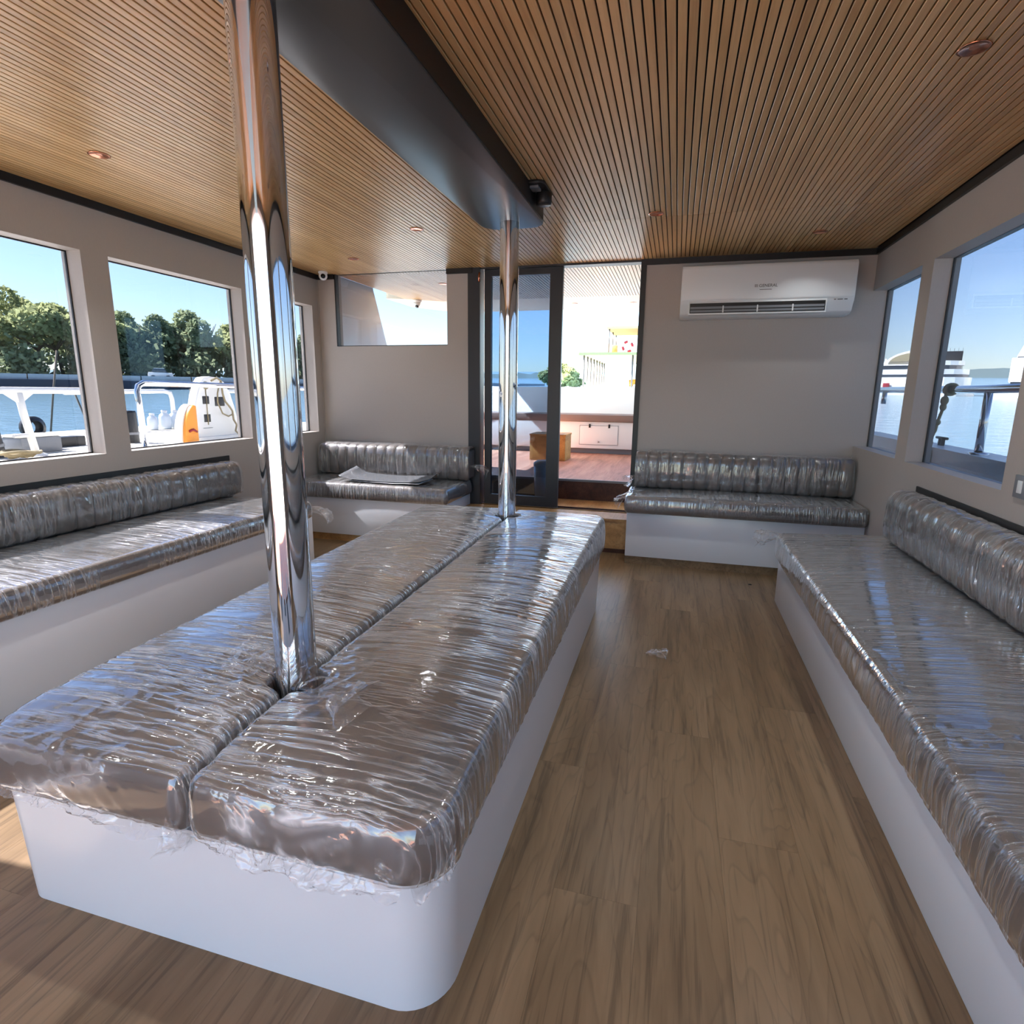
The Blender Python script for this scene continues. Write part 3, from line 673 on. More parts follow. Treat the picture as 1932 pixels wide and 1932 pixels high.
sc_ = thing('film_scrap', 'small twisted scrap of clear film on the open floor', 'scrap', (-.02, 2.518, .012))
crumple('scrap', M['film_loose'], sc_, (-.03, -.012, 0), .085, 77, (1, .35, .05)); crumple('scrap', M['film_loose'], sc_, (-.04, -.02, 0), .05, 78, (.8, .7, .05))
tag(MB().lathe([(.011, 0), (.010, .003), (.0001, .005)], (.517, 3.72, 0), 9).build('floor_speck', M['darkplastic']), 'tiny dark speck on the floor before the far right bench', 'speck')

# ------------------------------------------------------------------ outside: own boat
struct(MB().box(-4.15, XLG-.031, YF-2, 9, -1.2, .675).build('side_deck_left', M['paint']), 'white side deck of this boat outside the left windows', 'deck')
b = MB(); b.box(XRG+.031, 1.80, YF-2, 9, -1.2, .45); b.box(1.80, 2.0, YF-2, 9, -1.2, .805)
struct(b.build('side_deck_right', M['paint'], bevel=0), 'side deck and bulwark of this boat outside the right windows', 'deck')
struct(MB().box(-2.9, 1.29, YB+.53, 8.4, .2, .42).build('cockpit_deck', M['deckwood']), 'reddish wood deck of the open cockpit', 'deck')
struct(MB().box(-2.9, 1.29, YB+.521, YB+.529, .246, .405).build('cockpit_riser', M['darkwood']), 'dark wood riser up to the cockpit deck', 'step')
struct(MB().box(-2.9, 1.29, YB+.516, YB+.535, .405, .424).build('cockpit_nosing', M['grey']), 'grey nosing strip at the edge of the cockpit deck', 'trim')
struct(MB().box(-2.9, 1.29, YB+.101, YB+.52, .1, .244).build('cockpit_landing', M['darkwood']), 'dark landing just outside the sliding door', 'floor')
cc = struct(MB().prism([(-2.80, YB+.105), (1.3, YB+.105), (1.3, 6.0), (-2.45, 6.0), (-2.80, 5.75)], 'z', 2.098, 2.15).build('cockpit_ceiling', M['groove']), 'slatted ceiling over the cockpit', 'ceiling')
b = MB()
for x in xs_:
    if -2.78 < x < 1.28: b.prism([(x-SW/2, 2.099), (x-SW/2, 2.088), (x+SW/2, 2.088), (x+SW/2, 2.099)], 'y', YB+.106, 5.99 if x > -2.45 else 5.75+(x+2.80)*.69)
o = b.build('slat_panel', M['slat'], cc); o['kind'] = 'stuff'
struct(MB().prism([(-2.95, 5.7), (-2.8, 5.76), (-2.45, 6.005), (1.3, 6.005), (1.3, 6.86), (-2.6, 6.86), (-2.95, 6.3)], 'z', 2.09, 2.2).build('cockpit_overhang', M['cream']), 'cream overhang beyond the cockpit ceiling', 'ceiling')
struct(MB().box(-3.3, 1.5, YB+.101, 8.7, 2.36, 2.46).build('upper_deck', M['gel']), 'unseen slab added above the cockpit to shade it', 'roof')  # added out of view so the cockpit and transom fall in shade
struct(MB().prism([(YB+.101, .424), (5.75, .424), (5.43, 1.56), (5.16, 2.10), (YB+.101, 2.10)], 'x', -2.89, -2.805).build('cockpit_wing_panel', M['gel'], bevel=.004), 'grey white slanted side panel seen through the high end window', 'wall')
for x, y, lab in ((-1.11, 6.41, 'left spot in the cream cockpit overhang'), (-.50, 6.46, 'right spot in the cream cockpit overhang')): downlight(x, y, lab, .034, 2.09)
downlight(-2.05, 5.03, 'spot in the cockpit ceiling seen through the high end window', .036, 2.088)
s2 = thing('security_camera', 'outdoor dome camera under the overhang seen through the high end window', 'camera', (-2.68, 5.86, 2.09))
MB().lathe([(.05, 0), (.05, -.015), (.04, -.025)], seg=18).build('mount', M['white'], s2, recalc=False); MB().ball((0, 0, -.035), .036, 16).build('housing', M['white'], s2)
l_ = MB().lathe([(.02, 0), (.018, .012), (.0001, .014)], seg=14).build('lens', M['lens'], s2, recalc=False); l_.location = (.006, -.012, -.062); l_.rotation_euler = (2.6, .3, 0)
cs = thing('cockpit_bench', 'white cockpit locker bench with a hinged hatch beyond the doorway', 'bench', (-.8, 7.5, .42))
def cpart(b, name, mat, **k):
    o = b.build(name, mat, cs, **k); o.matrix_parent_inverse = Matrix.Translation((.8, -7.5, -.42)); return o
cpart(MB().box(-2.7, 1.25, 7.26, 7.8, .421, .485), 'plinth', M['grey'])
cpart(MB().box(-2.7, 1.25, 7.20, 7.8, .485, .812), 'body', M['paint'], bevel=.006)
cpart(MB().prism([(7.62, .812), (7.86, .812), (7.92, 1.235), (7.80, 1.235)], 'x', -2.75, 1.29), 'backrest_panel', M['paint'], bevel=.008)
ht = cpart(MB().prism(rrect(-1.13, -.663, .535, .765, (.02,)*4, 5), 'y', 7.192, 7.2005), 'hatch', M['paint'], bevel=.002)
for x in (-1.01, -.77): MB().box(x-.011, x+.011, 7.186, 7.195, .74, .785).build('hinge', M['darkplastic'], ht, bevel=.002)
MB().lathe([(.009, 7.186), (.009, 7.193)], (-.895, 0, .565), 10, 'y').build('latch', M['darkplastic'], ht)
hb = MB()
for e in ((-1.135, -.658, .766, .770), (-1.135, -.658, .530, .534)): hb.box(e[0], e[1], 7.1965, 7.1995, e[2], e[3])
for e in ((-1.135, -1.131), (-.662, -.658)): hb.box(e[0], e[1], 7.1965, 7.1995, .53, .77)
hb.build('hatch_gap', M['grey'], ht)
tag(MB().box(-2.68, 1.24, 7.17, 7.70, .814, .90).build('cockpit_cushion', M['cushion_out'], bevel=.015), 'brown flat cushion on the cockpit locker bench', 'cushion')
bx = thing('wooden_box', 'small wooden box on the cockpit deck at the door edge', 'box', (-1.34, 6.45, .421))
MB().box(-.2, .2, -.18, .18, 0, .27).build('body', M['box'], bx, bevel=.004); MB().box(-.205, .205, -.185, .185, .271, .29).build('lid', M['box'], bx, bevel=.003)
bn = thing('waste_bin', 'pale bin behind the lower right of the sliding glass leaf', 'bin', (-1.07, 4.84, .245))
MB().lathe([(.0001, .002), (.062, 0), (.078, .30), (.074, .30), (.06, .01)], seg=22).build('body', M['white'], bn, recalc=False); MB().lathe([(.081, .30), (.081, .325), (.05, .345), (.0001, .35)], seg=22).build('lid', M['white'], bn, recalc=False)

# rails of this boat
hr = thing('handrail', 'polished steel handrail on the left side deck, bent down at its near end', 'rail', (-4.0, 3.62, .675))
def hp(b, name, mat, **k):
    o = b.build(name, mat, hr, **k); o.matrix_parent_inverse = Matrix.Translation((4.0, -3.62, -.675)); return o
hp(MB().tube([(-4.0, 3.62, .69), (-4.0, 3.60, 1.13), (-4.0, 3.615, 1.175), (-4.0, 3.66, 1.197), (-4.0, 4.6, 1.188), (-4.0, 6.2, 1.165), (-4.0, 8.0, 1.14)], .023, 12), 'rail', M['steel'])
hp(MB().lathe([(.05, .6752), (.05, .685), (.026, .69)], (-4.0, 3.62, 0), 16), 'base_plate', M['steel'])
for y in (6.2, 8.0): hp(MB().tube([(-4.0, y, .675), (-4.0, y, 1.15)], .02, 10), 'post', M['steel'])
hr = thing('handrail', 'polished steel handrail on the right bulwark with a tied rope', 'rail', (1.87, 4.34, .805))
def hq(b, name, mat, **k):
    o = b.build(name, mat, hr, **k); o.matrix_parent_inverse = Matrix.Translation((-1.87, -4.34, -.805)); return o
hq(MB().tube([(1.87, 2.6, 1.228), (1.87, 4.34, 1.211), (1.87, 7.5, 1.222)], .026, 12), 'rail', M['steel'])
for y in (2.7, 4.34, 7.3):
    hq(MB().tube([(1.87, y, .806), (1.87, y, 1.20)], .024, 12), 'post', M['steel']); hq(MB().lathe([(.055, .8055), (.055, .815), (.026, .82)], (1.87, y, 0), 16), 'base_plate', M['steel'])
hq(MB().tube([(1.87, 6.25, 1.20), (1.87, 6.25, 1.09)], .022, 10), 'clamp', M['steel'])
rp = thing('knotted_rope', 'weathered rope knotted on the right handrail and hanging to the deck', 'rope', (1.85, 4.9, .805))
def rq(b, name): 
    o = b.build(name, M['rope'], rp); o.matrix_parent_inverse = Matrix.Translation((-1.85, -4.9, -.805))
b = MB(); b.tube([(1.87+.036*math.cos(t), 4.85+.012*t/3, 1.213+.036*math.sin(t)) for t in [k*.5 for k in range(28)]], .011, 8)
b.tube([(1.84, 4.86, 1.19), (1.832, 4.85, 1.13), (1.835, 4.875, 1.06), (1.83, 4.90, .99), (1.83, 4.92, .92), (1.82, 4.96, .84), (1.81, 5.0, .80), (1.79, 4.95, .74), (1.785, 4.9, .66)], .011, 8)
rq(b, 'line')
b = MB(); b.ball((1.832, 4.85, 1.135), .026, 10, .034); b.ball((1.835, 4.865, 1.09), .022, 10, .028); b.ball((1.83, 4.905, .98), .022, 10, .022); b.ball((1.82, 4.965, .83), .026, 10, .024); rq(b, 'knots')
b = MB(); rr = random.Random(3)
for k in range(9): b.tube([(1.77+.022*math.cos(t+k)+.006*k % .02, 4.93+.10*math.sin(t*1.3+k*.7), .60+.022*k+.02*math.sin(t*2+k)) for t in [i*.55 for i in range(13)]], .010, 6)
rq(b, 'hanging_coil')
cl = thing('mooring_cleat', 'small dark cleat on the right bulwark behind the rope', 'cleat', (1.93, 5.05, .805))
MB().tube([(0, -.09, .055), (0, .09, .055)], .010, 8).build('horn', M['darkplastic'], cl); MB().box(-.012, .012, -.03, -.015, 0, .055).build('foot', M['darkplastic'], cl); MB().box(-.012, .012, .015, .03, 0, .055).build('foot', M['darkplastic'], cl)

# ------------------------------------------------------------------ outside: the pontoon next door
def sea_z(x, y): return -.6+.0345*y-.0023*x
b = MB(); b.box(-6.75, -4.55, -3, 10.5, -1.0, .50); b.box(-9.0, -6.75, 5.3, 10.5, -1.0, .50)
struct(b.build('pontoon', M['pontoon']), 'pale deck of the craft moored alongside, left', 'deck')
pr_ = thing('pipe_rail', 'white pipe rail on the neighbouring deck in the nearest left window', 'rail', (-6.0, 4.15, .5))
b = MB().tube([(-6.0, 0, 1.12), (-6.0, 4.9, 1.125)], .032, 10); b.build('rail', M['paint'], pr_).matrix_parent_inverse = Matrix.Translation((6.0, -4.15, -.5))
for y in (1.9, 4.14):
    o = MB().tube([(-6.0, y+.06, .51), (-6.0, y, .9), (-6.0, y-.02, 1.10)], .034, 10).build('post', M['paint'], pr_); o.matrix_parent_inverse = Matrix.Translation((6.0, -4.15, -.5))
    o = MB().lathe([(.09, .501), (.085, .515), (.04, .53)], (-6.0, y+.06, 0), 14).build('base_plate', M['paint'], pr_); o.matrix_parent_inverse = Matrix.Translation((6.0, -4.15, -.5))
    for sg in (-1, 1):
        o = MB().prism([(y-.02, 1.00), (y-.02+sg*.13, 1.10), (y-.02, 1.10)][::sg], 'x', -6.02, -5.98).build('gusset', M['paint'], pr_); o.matrix_parent_inverse = Matrix.Translation((6.0, -4.15, -.5))
o = MB().tube([(-6.0, 4.02, .70), (-6.0, 4.18, .70)], .02, 8).build('lower_bar', M['paint'], pr_); o.matrix_parent_inverse = Matrix.Translation((6.0, -4.15, -.5))
pr2 = thing('pipe_rail', 'white pipe rail behind the water jugs in the second left window', 'rail', (-8.3, 7.6, .5))
o = MB().tube([(-8.3, 6.3, 1.085), (-8.3, 7.98, 1.11), (-8.3, 8.1, 1.08), (-8.3, 8.13, .98), (-8.3, 8.13, .51)], .035, 10).build('rail', M['paint'], pr2); o.matrix_parent_inverse = Matrix.Translation((8.3, -7.6, -.5))
o = MB().tube([(-8.3, 7.1, .51), (-8.3, 7.1, 1.09)], .03, 10).build('post', M['paint'], pr2); o.matrix_parent_inverse = Matrix.Translation((8.3, -7.6, -.5))
o = MB().tube([(-8.3, 9.0, .51), (-8.3, 9.0, .98), (-8.3, 9.05, 1.08), (-8.3, 9.2, 1.11), (-8.3, 10.4, 1.12)], .035, 10).build('rail', M['paint'], pr2); o.matrix_parent_inverse = Matrix.Translation((8.3, -7.6, -.5))
# white moulded board with slots, hung with rope
wb = thing('moulded_board', 'tall white moulded board with dark slots standing on the next deck', 'board', (-5.9, 6.38, .5))
out = [(-.36, .03), (.43, .03), (.43, .26), (.405, .27), (.37, .42), (.31, .60), (.22, .74), (.13, .80), (-.02, .815), (-.13, .80), (-.20, .73), (-.27, .58), (-.335, .36), (-.36, .2)]
b = MB(); b.prism([(p[0], p[1]) for p in out], 'x', -.07, .06); b.build('panel', M['paint'], wb, bevel=.02, segs=3)
MB().box(-.10, .12, -.37, .62, 0, .05).build('foot', M['paint'], wb, bevel=.01)
for (y, z, sy, sz) in ((-.135, .515, .055, .05), (-.135, .285, .055, .05), (.10, .495, .085, .06)): MB().box(.055, .064, y-sy, y+sy, z-sz, z+sz).build('slot', M['darkplastic'], wb, bevel=.004)
MB().box(.055, .063, -.22, -.06, .155, .165).build('seam', M['grey'], wb)
MB().tube([(.066, -.12+.035*math.cos(t), .70+.04*math.sin(t)) for t in [k*.45 for k in range(15)]], .012, 6).build('ring', M['rope'], wb)
MB().tube([(.068, -.13, .66), (.069, -.135, .20)], .006, 6).build('cord', M['rope'], wb)
r_ = thing('hanging_rope', 'rope hanging down the face of the tall white moulded board', 'rope', (-5.80, 6.42, 1.2))
MB().tube([(-.0, -.10, .06), (.02, -.02, .10), (.02, .05, .06), (.02, .06, -.10), (.02, .09, -.20), (.02, .16, -.27), (.02, .21, -.33), (.02, .22, -.45), (.03, .26, -.52), (.02, .24, -.60), (.03, .30, -.66), (.03, .29, -.69)], .013, 7).build('line', M['rope'], r_)
MB().tube([(.03, .02, .05), (.03, -.04, -.10), (.03, -.05, -.22), (.03, .02, -.36), (.03, .12, -.40), (.03, .19, -.38)], .010, 6).build('loop', M['rope'], r_)
fl = thing('orange_float', 'orange and white rounded float leaning against the white board', 'float', (-5.72, 5.88, .5))
hf = [(0, 0), (0, .45)]+[(-.20*math.sin(t), .02+.45*math.cos(t)) for t in [math.pi/2*k/10 for k in range(1, 11)]]+[(-.20, 0)]
MB().prism([(p[0]*1.10, p[1]*1.02) for p in hf], 'x', -.09, .02).build('shell', M['paint'], fl, bevel=.012)
MB().prism(hf, 'x', .021, .07).build('face', M['orange'], fl, bevel=.010)
MB().tube([(.078, -.15, .15), (.085, -.09, .17), (.078, -.03, .14)], .014, 6).build('handle', M['red'], fl)
for i, (y, s_) in enumerate(((7.46, .86), (7.70, 1.0), (7.90, 1.0), (8.10, 1.0))):
    j = thing('water_jug', ['shortest clear water jug, nearest the steel rail bend', 'second water jug from the rail bend, capped', 'third water jug from the rail bend, capped', 'water jug nearest the orange float'][i], 'jug', (-8.05, y, .5), 0, 'water jugs on the next deck')
    MB().lathe([(.0001, 0), (.082*s_, .004), (.09*s_, .03), (.09*s_, .19*s_), (.075*s_, .235*s_), (.04*s_, .26*s_), (.038*s_, .285*s_)], seg=18).build('bottle', M['jug'], j, recalc=False)
    MB().lathe([(.044*s_, .275*s_), (.044*s_, .305*s_), (.0001, .307*s_)], seg=14).build('cap', M['white'], j, recalc=False)
def bollard(lab, loc, tilt):
    t = thing('bollard', lab, 'bollard', loc); t.rotation_euler = (tilt, 0, 0)
    MB().lathe([(.09, 0), (.085, .36), (.075, .385), (.0001, .39)], seg=16).build('post', M['darkplastic'], t, recalc=False); MB().lathe([(.0951, .10), (.0951, .13)], seg=16).build('band', M['grey'], t, recalc=False)
bollard('dark bollard behind the rope coil at the left picture edge', (-6.15, 3.93, .5), .10); bollard('dark bollard just behind the bent end of the steel rail', (-6.4, 5.60, .5), 0)
bollard('dark bollard right of the tall white board', (-7.2, 8.55, .5), 0)
rc = thing('rope_coil', 'loose rope coil on the next deck at the left picture edge', 'rope', (-5.75, 3.88, .5))
MB().tube([((.07+.008*t)*math.cos(t*2.1), (.06+.007*t)*math.sin(t*2.1), .03+.004*t+.01*math.sin(t*5)) for t in [k*.14 for k in range(90)]], .014, 6).build('coil', M['rope'], rc)
gb = thing('deck_box', 'grey box on the next deck beside the white rail post', 'box', (-6.35, 4.42, .5))
MB().box(-.14, .14, -.2, .2, 0, .16).build('body', M['grey'], gb, bevel=.02); MB().box(-.145, .145, -.205, .205, .161, .185).build('lid', M['paint'], gb, bevel=.008)
db = thing('fender_beam', 'long dark fender beam at the water edge of the next deck', 'beam', (-6.66, 4.75, .5))
MB().box(-.08, .08, -.5, .42, .0, .11).build('timber', M['darkplastic'], db, bevel=.01); MB().lathe([(.07, -.06), (.12, -.03), (.12, .03), (.07, .06)], (.02, -.1, .23), 18, 'x').build('tyre', M['darkplastic'], db)

# ------------------------------------------------------------------ outside: water, quay, trees
n_ = 24; R_ = 2600.0; V = [(0, 0, sea_z(0, 0))]; rad = [12, 40, 120, 400, 1200, R_]
for r in rad: V += [(r*math.cos(2*math.pi*k/n_), r*math.sin(2*math.pi*k/n_), sea_z(r*math.cos(2*math.pi*k/n_), r*math.sin(2*math.pi*k/n_))) for k in range(n_)]
F = [(0, 1+k, 1+(k+1) % n_) for k in range(n_)]+[(1+i*n_+k, 1+(i+1)*n_+k, 1+(i+1)*n_+(k+1) % n_, 1+i*n_+(k+1) % n_) for i in range(len(rad)-1) for k in range(n_)]
struct(MB().add(V, F).build('sea', M['sea']), 'calm blue harbour water', 'water')
Q0, Q1 = Vector((-86, 0, 0)), Vector((-24, 66, 0)); qd = (Q1-Q0).normalized(); qn = Vector((-qd.y, qd.x, 0))
def qpt(s, d, z): p = Q0+qd*s+qn*d; return (p.x, p.y, z)
L_ = (Q1-Q0).length
def qbox(s0, s1, d0, d1, z0, z1, b=None):
    b = b or MB(); vs = [qpt(s, d, z) for z in (z0, z1) for (s, d) in ((s0, d0), (s1, d0), (s1, d1), (s0, d1))]
    return b.add(vs, [(0,3,2,1),(4,5,6,7),(0,1,5,4),(1,2,6,5),(2,3,7,6),(3,0,4,7)])
struct(qbox(-30, L_+30, 0, 60, -2, 1.75).build('quay', M['quay']), 'dark stone quay across the water with a road on top', 'ground')
qb = thing('quay_barrier', 'pale low barrier along the top of the far quay', 'barrier', qpt(L_/2, .4, 1.75)); inv = Matrix.Translation(-qb.location)
for k in range(28):
    s0 = -10+k*4.0; o = qbox(s0, s0+3.9, .3, .55, 1.75, 2.2).build('panel', M['barrier'], qb); o.matrix_parent_inverse = inv
def tree(name, lab, px, py, base, top, wid, seed, mat, style='dome', leaves=7000, ls=.26, trunks=1):
    rg = np.random.default_rng(seed); hgt = top-base
    t = thing(name, lab, 'tree', (px, py, base), 0, 'trees behind the far quay')
    th = hgt*(.42 if style == 'umbrella' else .35)
    b = MB()
    for k in range(trunks):
        ox = (k-(trunks-1)/2)*wid*.25; lean = rg.uniform(-.12, .12)*wid
        b.tube([(ox, 0, 0), (ox+lean*.3, 0, th*.6), (ox+lean, 0, th*1.25)], .2, 7, rs=[.22, .17, .11])
        for q in range(5):
            a = rg.uniform(0, 6.28); rr_ = wid*rg.uniform(.2, .38); b.tube([(ox+lean*.6, 0, th*.95), (ox+lean+math.cos(a)*rr_*.5, math.sin(a)*rr_*.5, th*1.3), (ox+lean+math.cos(a)*rr_, math.sin(a)*rr_, hgt*rg.uniform(.65, .85))], .1, 5, rs=[.12, .08, .03])
    b.build('trunk', M['bark'], t)
    if style == 'umbrella': lob = [(rg.uniform(-.42, .42)*wid, rg.uniform(-.3, .3)*wid, hgt*rg.uniform(.62, .80), wid*rg.uniform(.12, .20), hgt*rg.uniform(.10, .17)) for _ in range(16)]
    else: lob = [(rg.uniform(-.38, .38)*wid, rg.uniform(-.3, .3)*wid, hgt*rg.uniform(.34, .82), wid*rg.uniform(.13, .22), hgt*rg.uniform(.10, .18)) for _ in range(20)]
    lob = [(x, y, z*(1-.32*(abs(x)/(.5*wid))**2) if style != 'umbrella' else z*(1-.18*(abs(x)/(.5*wid))**2), a, c) for x, y, z, a, c in lob]
    lob[0] = (wid*.03, 0, hgt*.86, wid*.16, hgt*.14)
    lo_ = np.array(lob); pick = rg.integers(0, len(lo_), leaves); d = rg.normal(size=(leaves, 3)); d /= np.linalg.norm(d, axis=1)[:, None]; rad_ = rg.uniform(.55, 1.05, leaves)[:, None]**.6
    c = lo_[pick, :3]+d*rad_*np.stack([lo_[pick, 3], lo_[pick, 3], lo_[pick, 4]], 1)
    u = rg.normal(size=(leaves, 3)); u /= np.linalg.norm(u, axis=1)[:, None]; v = np.cross(u, rg.normal(size=(leaves, 3))); v /= np.linalg.norm(v, axis=1)[:, None]
    sz = ls*rg.uniform(.6, 1.3, leaves)[:, None]; V = np.stack([c-u*sz-v*sz*.5, c+u*sz-v*sz*.4, c+u*sz*.8+v*sz*.5, c-u*sz*.9+v*sz*.4], 1).reshape(-1, 3)
    mesh_np('crown', V, np.arange(leaves*4).reshape(-1, 4), mat, t, False)
for a in (('broad_tree', 'broad umbrella shaped olive tree in the nearest left window', -57.2, 42.6, 1.75, 8.7, 11.5, 1, M['leafA'], 'umbrella', 11000, .26, 2),
          ('tall_tree', 'tallest thin topped tree at the left picture edge', -61.5, 42.2, 1.75, 10.4, 7.0, 2, M['leafA'], 'dome', 4500, .24, 1),
          ('shade_tree', 'dark tree behind the broad umbrella tree, by the window frame', -58.5, 47.5, 1.75, 8.6, 9.0, 3, M['leafB'], 'dome', 7000, .27, 1),
          ('airy_tree', 'airy tree at the left of the second left window', -53.6, 47.4, 1.75, 8.55, 6.5, 4, M['leafB'], 'dome', 5000, .23, 2),
          ('round_tree', 'round crowned tree behind the white board, tallest in its window', -49.6, 51.2, 1.75, 9.0, 7.6, 5, M['leafB'], 'dome', 7500, .24, 2),
          ('sloping_tree', 'tree sloping down towards the near pole behind the white board', -46.0, 53.4, 1.75, 7.9, 7.0, 6, M['leafA'], 'dome', 6000, .24, 2),
          ('edge_tree', 'dark tree in the narrow far left window', -39.9, 58.2, 1.75, 7.3, 7.0, 8, M['leafB'], 'dome', 6000, .25, 1),
          ('gap_tree', 'low pale tree in the gap between the two trees of the second left window', -52.6, 50.6, 1.75, 6.9, 7.0, 9, M['leafA'], 'dome', 5000, .25, 1),
          ('hidden_tree', 'tree behind the near pole between two left windows', -43.2, 56.5, 1.75, 7.6, 7.5, 10, M['leafB'], 'dome', 5000, .26, 1),
          ('back_tree', 'bushy tree at the left edge of the nearest left window', -64.5, 38.0, 1.75, 8.2, 9.0, 11, M['leafA'], 'umbrella', 7000, .26, 1)):
    a = list(a)
    if a[0] in ('tall_tree', 'shade_tree', 'gap_tree', 'hidden_tree', 'back_tree'):   # stand further back, and larger
        for q in (2, 3, 6): a[q] *= 1.17
        a[5] = 1.16+(a[5]-1.16)*1.17
    tree(*a)
V = []
for k in range(14):
    r = np.random.default_rng(40+k); nl = 2600; p = np.array(qpt(26+k*4.6, 5.6, 1.75))
    c = p+np.stack([r.normal(0, .95, nl), r.normal(0, .6, nl), np.abs(r.normal(0, 1.1, nl))], 1); u = r.normal(size=(nl, 3)); u /= np.linalg.norm(u, axis=1)[:, None]; v = np.cross(u, r.normal(size=(nl, 3))); v /= np.linalg.norm(v, axis=1)[:, None]; sz = .22*r.uniform(.6, 1.4, nl)[:, None]
    V.append(np.stack([c-u*sz-v*sz*.5, c+u*sz-v*sz*.4, c+u*sz*.8+v*sz*.5, c-u*sz*.9+v*sz*.4], 1).reshape(-1, 3))
V = np.concatenate(V); tag(mesh_np('undergrowth', V, np.arange(len(V)).reshape(-1, 4), M['leafB'], None, False), 'dark undergrowth below the trees along the far quay', 'undergrowth', None, 'stuff')
def car(lab, s, mat):
    p = qpt(s, 1.6, 1.75); t = thing('car', lab, 'car', p, math.atan2(qd.y, qd.x))
    MB().prism([(-1.0, .25), (1.0, .25), (1.02, .6), (.95, .78), (-.95, .82), (-1.0, .6)], 'y', -.8, .8).build('body', mat, t, bevel=.06)
    MB().prism([(-.75, .79), (.6, .78), (.35, 1.15), (-.5, 1.17)], 'y', -.7, .7).build('cabin', M['shade'], t, bevel=.05); MB().box(-.5, .35, -.68, .68, 1.15, 1.19).build('roof', mat, t, bevel=.015)
    for sx in (-.6, .6):
        for sy in (-.8, .8): MB().lathe([(.0001, -.08), (.27, -.08), (.27, .08), (.0001, .08)], (sx, sy, .27), 14, 'y').build('wheel', M['darkplastic'], t)
car('white car parked on the quay below the umbrella tree', 46.6, M['paint']); car('white car on the quay behind the white board', 59.5, M['paint'])
for i, (x, y, dx, lab) in enumerate(((-15.8, 11.4, .35, 'tall thin stake in the water in the nearest left window'), (-15.2, 12.2, -.25, 'short stake in the water beside the window frame'), (-14.2, 15.0, -.22, 'stake in the water above the water jugs'), (-12.8, 15.8, .02, 'upright stake in the water left of the white board'), (-11.0, 18.1, -.2, 'stake in the water right of the white board'))):
    zz = sea_z(x, y); h_ = (2.0, .95, .95, .95, .95)[i]
    tag(MB().tube([(x, y, zz-.3), (x+dx*.45, y+dx*.5, zz+h_*.5+.1), (x+dx*.8, y+dx, zz+h_+.25)], .022, 6).build('stake', M['bark']), lab, 'stake', 'mooring stakes in the water')

# ------------------------------------------------------------------ outside: vessels and hill on the right
def caps(u0, u1, dep, seg=8, ru=None):
    r = dep/2; ru = ru or r*.8
    return [(u0, -r), (u1-ru, -r)]+[(u1-ru+ru*math.sin(t), -r*math.cos(t)) for t in [math.pi*k/seg for k in range(1, seg)]]+[(u1-ru, r), (u0, r)]
ya = thing('white_yacht', 'large white motor yacht with a black top structure beyond the right windows', 'boat', (19.6, 56.6, sea_z(19.6, 56.6)), math.atan2(-.33, .944)); z_ = ya.location.z
def lev(par, name, mat, u0, u1, dep, a, c, zz=None, **k): return MB().prism(caps(u0, u1, dep), 'z', a-z_, c-z_).build(name, mat, par, **k)
lev(ya, 'hull', M['paint'], -7, 3.5, 5, z_-.8, 1.62); lev(ya, 'deckhouse', M['paint'], -6, 3.2, 4.6, 1.62, 2.68); lev(ya, 'window_band', M['shade'], -6, 3.02, 4.3, 2.68, 2.9); lev(ya, 'upper_deck', M['paint'], -5.6, 2.98, 4.3, 2.9, 3.3)
lev(ya, 'window_band', M['shade'], -5, 2.5, 3.7, 3.3, 3.62); lev(ya, 'sun_deck', M['paint'], -5, 2.6, 3.9, 3.62, 3.96)
MB().box(.9, 2.35, -.9, .9, 3.96-z_, 4.72-z_).build('black_top', M['darkplastic'], ya, bevel=.05)
for k in range(6): MB().tube([(.95+k*.27, -.85, 4.72-z_), (.95+k*.27, -.85, 4.95-z_)], .012, 5).build('antenna', M['darkplastic'], ya)
arch = [(-2.95, 3.5), (-.1, 3.5)]+[(-.1-.0+(-1.0)*0, 4.9)]
arch = [(.4, 3.62), (.4, 4.86)]+[(-.2-2.6*math.sin(t), 3.62+1.24*math.cos(t)) for t in [math.pi/2*k/9 for k in range(10)]]
MB().prism([(p[0], p[1]-z_) for p in arch], 'y', -1.9, 1.9).build('arch_cabin', M['paint'], ya)
MB().prism([(p[0]*.78-.35, (p[1]-3.62)*.74+3.72-z_) for p in arch[2:]]+[(-.5, 3.72-z_)], 'y', -1.95, -1.905).build('arch_window', M['tan'], ya)
MB().box(-2.65, -2.2, -2.6, -2.35, 1.75-z_, 2.2-z_).build('life_box', M['red'], ya, bevel=.03); MB().box(-2.1, -.8, -2.5, -2.31, 1.7-z_, 2.15-z_).build('awning', M['paint'], ya)
MB().tube([(-2.6, -1.2, 3.3-z_), (-2.75, -1.2, 4.2-z_)], .05, 6).build('mast', M['paint'], ya)
y2 = thing('white_ferry', 'white vessel with a stepped tower at the right picture edge', 'boat', (26.4, 53.8, sea_z(26.4, 53.8)), math.atan2(-.42, .907)); z_ = y2.location.z
MB().box(-2.9, 9, -2.5, 2.5, -.8, 1.62-z_).build('hull', M['paint'], y2, bevel=.05)
MB().box(-1.75, 8, -2, 2, 1.62-z_, 2.45-z_).build('lower_house', M['shade'], y2); MB().box(-1.9, 8, -2.1, 2.1, 2.3-z_, 4.05-z_).build('middle_house', M['paint'], y2, bevel=.06)
MB().box(-1.6, 8, -1.9, 1.9, 4.05-z_, 4.12-z_).build('dark_line', M['shade'], y2); MB().prism([(-1.65, 4.12-z_), (4, 4.12-z_), (4, 5.0-z_), (-1.35, 5.0-z_)], 'y', -1.8, 1.8).build('wheelhouse', M['paint'], y2, bevel=.06)
